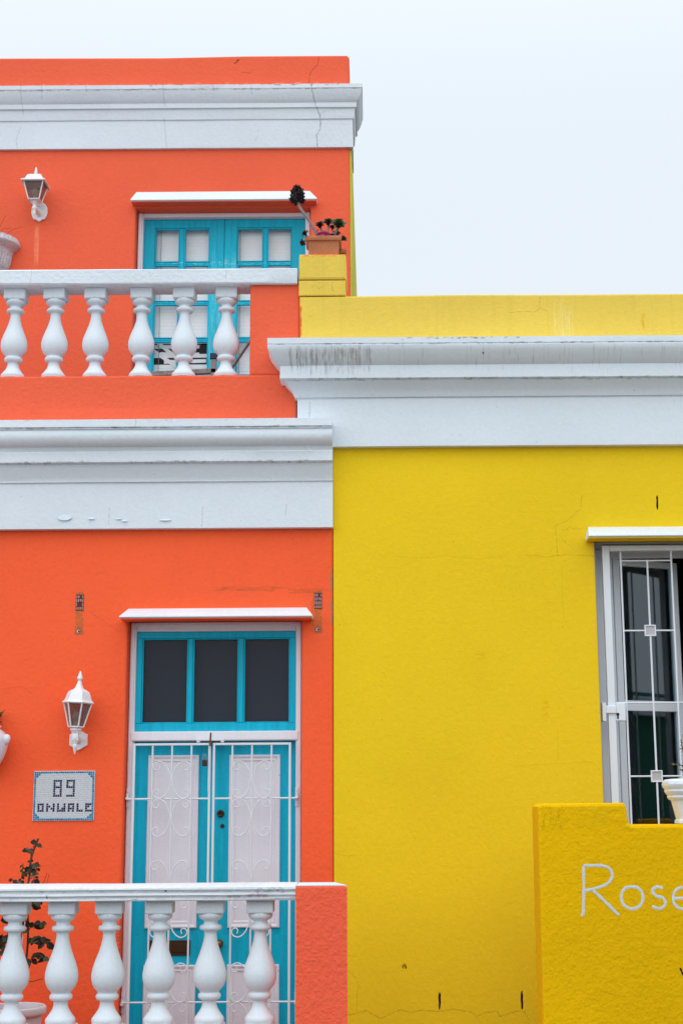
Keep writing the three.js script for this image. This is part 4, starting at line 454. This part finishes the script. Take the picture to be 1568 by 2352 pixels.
{ // fluted wall bowl on the upper storey
  const o = thing('fluted_bowl', 'weathered grey fluted half bowl planter on the upper wall beside the railing', 'planter', [-2.63, 5.38, -1.2]); const prof = [[0.02, 5.36], [0.06, 5.37], [0.1, 5.395], [0.135, 5.43], [0.16, 5.48], [0.17, 5.53], [0.172, 5.56], [0.18, 5.578], [0.205, 5.596], [0.222, 5.612], [0.226, 5.62], [0.224, 5.63], [0.216, 5.652], [0.206, 5.668], [0.196, 5.67], [0.19, 5.64], [0.16, 5.6]];
  const c = new THREE.CatmullRomCurve3(prof.map(p => new THREE.Vector3(p[0], p[1], 0)), false, 'centripetal').getPoints(90).map(p => [p.x, p.y]); const g = lathe(c, 220, 0, 0, 0, -Math.PI / 2, Math.PI), p = g.attributes.position;
  for (let i = 0; i < p.count; i++) { const x = p.getX(i), y = p.getY(i), z = p.getZ(i), R = Math.hypot(x, z), a = Math.atan2(x, z); let k = 0; if (y < 5.555 && y > 5.39) k = -0.009 * Math.pow(0.5 + 0.5 * Math.cos(a * 44), 0.6) * Math.min(1, (5.555 - y) / 0.015) * Math.min(1, (y - 5.39) / 0.02); else if (y > 5.632 && y < 5.664 && R > 0.19) k = -0.005 * Math.pow(0.5 + 0.5 * Math.cos(a * 40), 3); p.setX(i, x * (1 + k / R)); p.setZ(i, z * (1 + k / R)); } g.computeVertexNormals(); g.translate(-2.63, 0, -1.2); part(o, 'bowl', g, M.stone); part(o, 'soil', lathe([[0.0001, 5.63], [0.188, 5.63]], 24, -2.63, 0, -1.2, -Math.PI / 2, Math.PI), leafMat(60, 48, 40, 1));
  o.position.x -= 0.066; o.position.y += 0.1;
  const pl = thing('dry_grass_plant', 'sparse dry grass stems growing from the fluted bowl', 'plant', [-2.55, 5.62, -1.08]); const gm = flat(130, 60, 40, 0.9); for (const q of [[[-2.53, 5.63, -1.06], [-2.515, 5.72, -1.05], [-2.48, 5.79, -1.04]], [[-2.5, 5.63, -1.06], [-2.45, 5.675, -1.05], [-2.36, 5.71, -1.04]], [[-2.52, 5.63, -1.04], [-2.49, 5.688, -1.03], [-2.44, 5.692, -1.03]], [[-2.57, 5.63, -1.05], [-2.565, 5.7, -1.04], [-2.555, 5.74, -1.04]]]) part(pl, 'stem', tube(q, 0.0013, 5), gm); part(pl, 'seed_head', tube([[-2.545, 5.65, -1.0], [-2.54, 5.69, -1.0], [-2.535, 5.7, -1.0]], 0.007, 6), M.black); part(pl, 'seed_head', tube([[-2.585, 5.65, -1.02], [-2.583, 5.72, -1.02], [-2.58, 5.74, -1.02]], 0.008, 6), M.black);
  pl.position.x -= 0.066; pl.position.y += 0.1;
}
{ // white head-shaped wall pot at the left edge
  const o = thing('wall_pot', 'white ceramic wall pot shaped like an animal head with black eyes', 'planter', [-2.2, 2.02, 0]); const g = new THREE.SphereGeometry(1, 48, 36), p = g.attributes.position; for (let i = 0; i < p.count; i++) { const y = p.getY(i), k = y < 0 ? 1 - 0.35 * y * y : 1 - 0.25 * y * y; p.setXYZ(i, p.getX(i) * 0.112 * k, y * (y < 0 ? 0.2 : 0.085), Math.max(-0.9, p.getZ(i)) * 0.105 * k); } g.computeVertexNormals(); g.translate(-2.205, 2.205, 0.098);
  const ear = s => { const e = new THREE.SphereGeometry(1, 24, 18); e.scale(0.026, 0.032, 0.02); e.rotateZ(s * -0.5); e.translate(-2.205 + s * 0.105, 2.208, 0.125); return e; }; const nub = new THREE.SphereGeometry(0.03, 20, 14); nub.translate(-2.205, 2.1, 0.185);
  const b = part(o, 'pot_body', mg([g, ear(1), ear(-1), nub]), flat(222, 224, 232, 0.42)); for (const s of [-1, 1]) part(b, 'eye', B(-2.205 + s * 0.062 - 0.014, -2.205 + s * 0.062 + 0.014, 2.193, 2.209, 0.19, 0.202, 0.005), M.black); part(b, 'rim', new THREE.TorusGeometry(0.062, 0.008, 10, 28).rotateX(Math.PI / 2).translate(-2.205, 2.283, 0.1), flat(222, 224, 232, 0.42));
  const pl = thing('purple_plant', 'purple and green pointed leaves sprouting from the white wall pot', 'plant', [-2.205, 2.27, 0.1]); const r = rng(61), lg = leafGeo(0.11, 0.036, 0.5, 0.15), ms = [leafMat(122, 40, 76), leafMat(76, 24, 48), leafMat(120, 112, 52)]; for (let i = 0; i < 18; i++) { const m = piece(pl, 'leaf', lg, ms[i % 3], [-2.205 + (r() - 0.5) * 0.05, 2.285 + r() * 0.03, 0.1 + (r() - 0.5) * 0.05]); m.rotation.order = 'YXZ'; m.rotation.set(-0.15 - r() * 0.9, i * 2.4, 0); }
}
{ // shrub in a white pot behind the balustrade
  const o = thing('white_pot', 'tall white round pot behind the stoep balustrade', 'pot', [-1.9, 0, 0.5]); part(o, 'pot_body', lathe([[0.0001, 0.002], [0.11, 0.002], [0.118, 0.02], [0.142, 0.74], [0.144, 0.752], [0.16, 0.756], [0.165, 0.768], [0.165, 0.792], [0.158, 0.8], [0.148, 0.796], [0.142, 0.76]], 48, -1.9, 0, 0.5), flat(224, 222, 230, 0.5)); part(o, 'soil', lathe([[0.0001, 0.765], [0.143, 0.762]], 24, -1.9, 0, 0.5), leafMat(58, 44, 36, 1));
  const p = thing('potted_shrub', 'thin straggly shrub with dark green leaves tied to a white cane', 'plant', [-1.885, 0.76, 0.5]); const bark = flat(84, 56, 44, 0.9), r = rng(29);
  const br = [[[[-1.89, 0.76, 0.5], [-1.88, 0.89, 0.5], [-1.85, 1.04, 0.49], [-1.846, 1.22, 0.5], [-1.862, 1.36, 0.5], [-1.85, 1.47, 0.49], [-1.846, 1.55, 0.49], [-1.835, 1.6, 0.48], [-1.815, 1.66, 0.47]], 0.006], [[[-1.895, 0.76, 0.52], [-1.905, 0.86, 0.53], [-1.895, 1.0, 0.54], [-1.88, 1.12, 0.54], [-1.87, 1.25, 0.53], [-1.875, 1.35, 0.52]], 0.007], [[[-1.872, 0.9, 0.51], [-1.83, 0.99, 0.52], [-1.8, 1.05, 0.53], [-1.765, 1.06, 0.54], [-1.735, 1.03, 0.55]], 0.003], [[[-1.848, 1.1, 0.5], [-1.81, 1.14, 0.53], [-1.77, 1.14, 0.54], [-1.72, 1.105, 0.54]], 0.0025], [[[-1.848, 1.18, 0.5], [-1.8, 1.22, 0.5], [-1.745, 1.215, 0.5]], 0.0025], [[[-1.858, 1.33, 0.5], [-1.9, 1.4, 0.5], [-1.89, 1.46, 0.5], [-1.885, 1.53, 0.5]], 0.0025], [[[-1.89, 1.39, 0.5], [-1.92, 1.43, 0.51], [-1.945, 1.455, 0.51]], 0.002], [[[-1.858, 1.38, 0.5], [-1.83, 1.43, 0.5], [-1.815, 1.48, 0.5], [-1.805, 1.54, 0.5]], 0.0025], [[[-1.85, 1.46, 0.49], [-1.84, 1.5, 0.5], [-1.83, 1.53, 0.5]], 0.002], [[[-1.84, 1.58, 0.48], [-1.86, 1.6, 0.48], [-1.872, 1.61, 0.48]], 0.0015], [[[-1.895, 1.0, 0.54], [-1.94, 1.08, 0.55], [-1.97, 1.17, 0.55]], 0.003], [[[-1.9, 0.92, 0.53], [-1.95, 0.98, 0.55], [-2.0, 1.02, 0.56]], 0.003], [[[-1.86, 1.25, 0.5], [-1.825, 1.32, 0.51], [-1.8, 1.36, 0.51]], 0.0022], [[[-1.88, 1.1, 0.54], [-1.92, 1.2, 0.55], [-1.93, 1.28, 0.55]], 0.0025], [[[-1.8, 1.33, 0.45], [-1.78, 1.43, 0.45], [-1.765, 1.475, 0.45]], 0.0014], [[[-1.775, 1.36, 0.45], [-1.755, 1.47, 0.45]], 0.0011], [[[-1.87, 0.93, 0.5], [-1.81, 0.925, 0.52], [-1.75, 0.94, 0.53]], 0.0018], [[[-1.84, 1.42, 0.5], [-1.815, 1.4, 0.52], [-1.785, 1.41, 0.53]], 0.0018]];
  for (const [s, w] of br) part(p, 'branch', tube(s, w, 6, s.length * 5), bark);
  const ms = [leafMat(36, 40, 20, 0.75), leafMat(26, 24, 16, 0.8), leafMat(52, 58, 26, 0.7), leafMat(36, 22, 18, 0.8), leafMat(120, 76, 52, 0.7)], lgs = [leafGeo(0.036, 0.03, 0.2, 0.25), leafGeo(0.05, 0.038, 0.2, 0.3), leafGeo(0.021, 0.016, 0.15, 0.2)];
  br.forEach(([s], bi) => { if (bi === 14 || bi === 15 || bi === 16) return; const c = new THREE.CatmullRomCurve3(s.map(V)), main = bi < 2, n = main ? 30 : 11; for (let i = 0; i < n; i++) { const t = main ? 0.32 + 0.68 * (i + r() * 0.5) / n : 0.35 + 0.65 * (i + 0.5) / n; if (r() < (main ? 0.4 : 0.1)) continue; const q = c.getPoint(Math.min(1, t)); const hi = q.y > 1.42; const m = piece(p, 'leaf', lgs[hi ? (r() < 0.85 ? 2 : 0) : Math.floor(r() * 2)], ms[hi && r() < 0.22 ? 4 : Math.floor(r() * 4)], [q.x + (r() - 0.5) * 0.01, q.y + (r() - 0.5) * 0.008, q.z + (r() - 0.5) * 0.01]); const az = (i % 2 ? -0.2 : Math.PI + 0.2) + (r() - 0.5) * 1.5, d = new THREE.Vector3(Math.cos(az), Math.sin(az) * 0.7 - 0.25, (r() - 0.4) * 0.9).normalize(), nn = new THREE.Vector3((r() - 0.5) * 1.3, 0.35 + (r() - 0.5) * 1.2, 0.9); const sx = nn.clone().cross(d).normalize(), ny = d.clone().cross(sx).normalize(); m.quaternion.setFromRotationMatrix(new THREE.Matrix4().makeBasis(sx, ny, d)); } });
  const c = thing('plant_cane', 'thin white cane propping up the straggly shrub', 'cane', [-1.895, 0.765, 0.56]); part(c, 'cane_rod', rod([-1.895, 0.77, 0.56], [-1.838, 1.43, 0.52], 0.0032, 8), flat(214, 206, 202, 0.6)); part(c, 'tie', rod([-1.852, 1.27, 0.53], [-1.851, 1.282, 0.529], 0.006, 8), flat(20, 60, 54, 0.7));
}
{ // white moulded pot on the yellow wall, with a small shrub
  const o = thing('moulded_pot', 'white moulded square pot standing on the low step of the yellow wall', 'pot', [1.64, 1.718, 1]); const pr = [[0.092, 1.7185], [0.106, 1.722], [0.106, 1.735], [0.098, 1.745], [0.1, 1.75], [0.118, 1.835], [0.13, 1.842], [0.136, 1.852], [0.134, 1.862], [0.142, 1.87], [0.148, 1.882], [0.146, 1.892], [0.154, 1.902], [0.158, 1.916], [0.154, 1.932], [0.142, 1.942], [0.128, 1.943], [0.12, 1.9]];
  const oct = []; for (const [sx, sz] of [[1, 1], [1, -1], [-1, -1], [-1, 1]]) { const a = [sx, sz * 0.55], b = [sx * 0.55, sz]; (sx * sz > 0 ? [b, a] : [a, b]).forEach(q => oct.push(q)); } const pos = []; for (let j = 0; j + 1 < pr.length; j++) for (let k = 0; k < 8; k++) { const f = (q, m) => [1.635 + q[0] * pr[m][0], pr[m][1], 1.01 + q[1] * pr[m][0]]; const a = f(oct[k], j), b = f(oct[(k + 1) % 8], j), c = f(oct[k], j + 1), d = f(oct[(k + 1) % 8], j + 1); pos.push(...a, ...c, ...b, ...b, ...c, ...d); } const g = new THREE.BufferGeometry(); g.setAttribute('position', new THREE.Float32BufferAttribute(pos, 3)); g.computeVertexNormals(); part(o, 'pot_body', metreUV(toCreasedNormals(g, 0.55)), M.white); part(o, 'soil', B(1.55, 1.72, 1.88, 1.905, 0.93, 1.09), flat(50, 40, 34, 1)); const ft = new THREE.SphereGeometry(0.018, 16, 12); ft.scale(1.3, 0.9, 0.9); ft.translate(1.56, 1.735, 1.118); part(o, 'scroll_foot', ft, flat(196, 198, 204, 0.4));
  const p = thing('small_shrub', 'small green-leaved shrub growing in the white moulded pot', 'plant', [1.635, 1.9, 1.01]), r = rng(83), bark = flat(96, 74, 52, 0.9), ms = [leafMat(120, 122, 40, 0.45), leafMat(92, 100, 34, 0.45), leafMat(70, 80, 28, 0.5)], lg = leafGeo(0.02, 0.011, 0.25, 0.2);
  const br = [[[1.61, 1.9, 1.02], [1.585, 1.98, 1.04], [1.555, 2.01, 1.05], [1.505, 2.02, 1.06]], [[1.62, 1.9, 1.02], [1.6, 2.0, 1.03], [1.575, 2.07, 1.04], [1.563, 2.14, 1.04]], [[1.63, 1.9, 1.01], [1.625, 2.02, 1.01], [1.6, 2.12, 1.02], [1.59, 2.2, 1.02]], [[1.64, 1.9, 1.01], [1.66, 2.04, 1.0], [1.66, 2.16, 1.0]], [[1.645, 1.9, 1.01], [1.7, 2.0, 1.02], [1.74, 2.06, 1.02]], [[1.615, 1.9, 1.03], [1.58, 1.97, 1.06], [1.545, 1.99, 1.07]]];
  for (const s of br) { part(p, 'branch', tube(s, 0.0024, 6, 18), bark); const c = new THREE.CatmullRomCurve3(s.map(V)); for (let i = 0; i < 16; i++) { const q = c.getPoint(0.35 + 0.65 * i / 15), m = piece(p, 'leaf', lg, ms[Math.floor(r() * 3)], [q.x, q.y, q.z]); m.rotation.order = 'YXZ'; m.rotation.set(-0.9 + r() * 1.2, (i % 2 ? 1.3 : -1.3) + (r() - 0.5) * 2, (r() - 0.5)); } }
}

// ---------------------------------------------------------------- houses across the street, seen only in the window panes
function farHouse(name, label, x0, x1, h, mat, wins) {
  const o = thing(name, label, 'house', [(x0 + x1) / 2, -0.17, 14], 'houses across the street'), zf = 12.2; part(o, 'wall', B(x0, x1, -0.17, h, zf, 17), mat);
  part(o, 'cornice', B(x0, x1, h - 0.5, h - 0.1, zf - 0.14, zf - 0.002, 0.03), M.white);
  for (const [x, y0, y1, w] of wins) { const f = part(o, y0 < 0.5 ? 'door' : 'window', mg([B(x - w / 2, x - w / 2 + 0.08, y0, y1, zf - 0.06, zf - 0.002), B(x + w / 2 - 0.08, x + w / 2, y0, y1, zf - 0.06, zf - 0.002), B(x - w / 2 + 0.08, x + w / 2 - 0.08, y1 - 0.08, y1, zf - 0.06, zf - 0.002), B(x - 0.03, x + 0.03, y0, y1 - 0.08, zf - 0.05, zf - 0.002)]), M.white); part(f, y0 < 0.5 ? 'door_panel' : 'pane', mg([B(x - w / 2 + 0.08, x - 0.03, y0, y1 - 0.08, zf - 0.03, zf - 0.002), B(x + 0.03, x + w / 2 - 0.08, y0, y1 - 0.08, zf - 0.03, zf - 0.002)]), M.black); }
}
farHouse('far_house', 'green single-storey house across the street, behind the viewer', 2.2, 40, 4.2, flat(44, 112, 92, 0.9), [[4.2, 0.8, 2.5, 1.1], [6.4, -0.16, 2.4, 1.1], [9, 0.8, 2.5, 1.1]]);
farHouse('far_house', 'grey single-storey house across the street, behind the viewer', -12, 2.1, 3.0, flat(104, 108, 112, 0.9), [[-0.4, 0.8, 2.5, 1.1], [-3, -0.16, 2.4, 1.1], [-6, 0.8, 2.5, 1.1]]);

renderer.render(scene, camera);
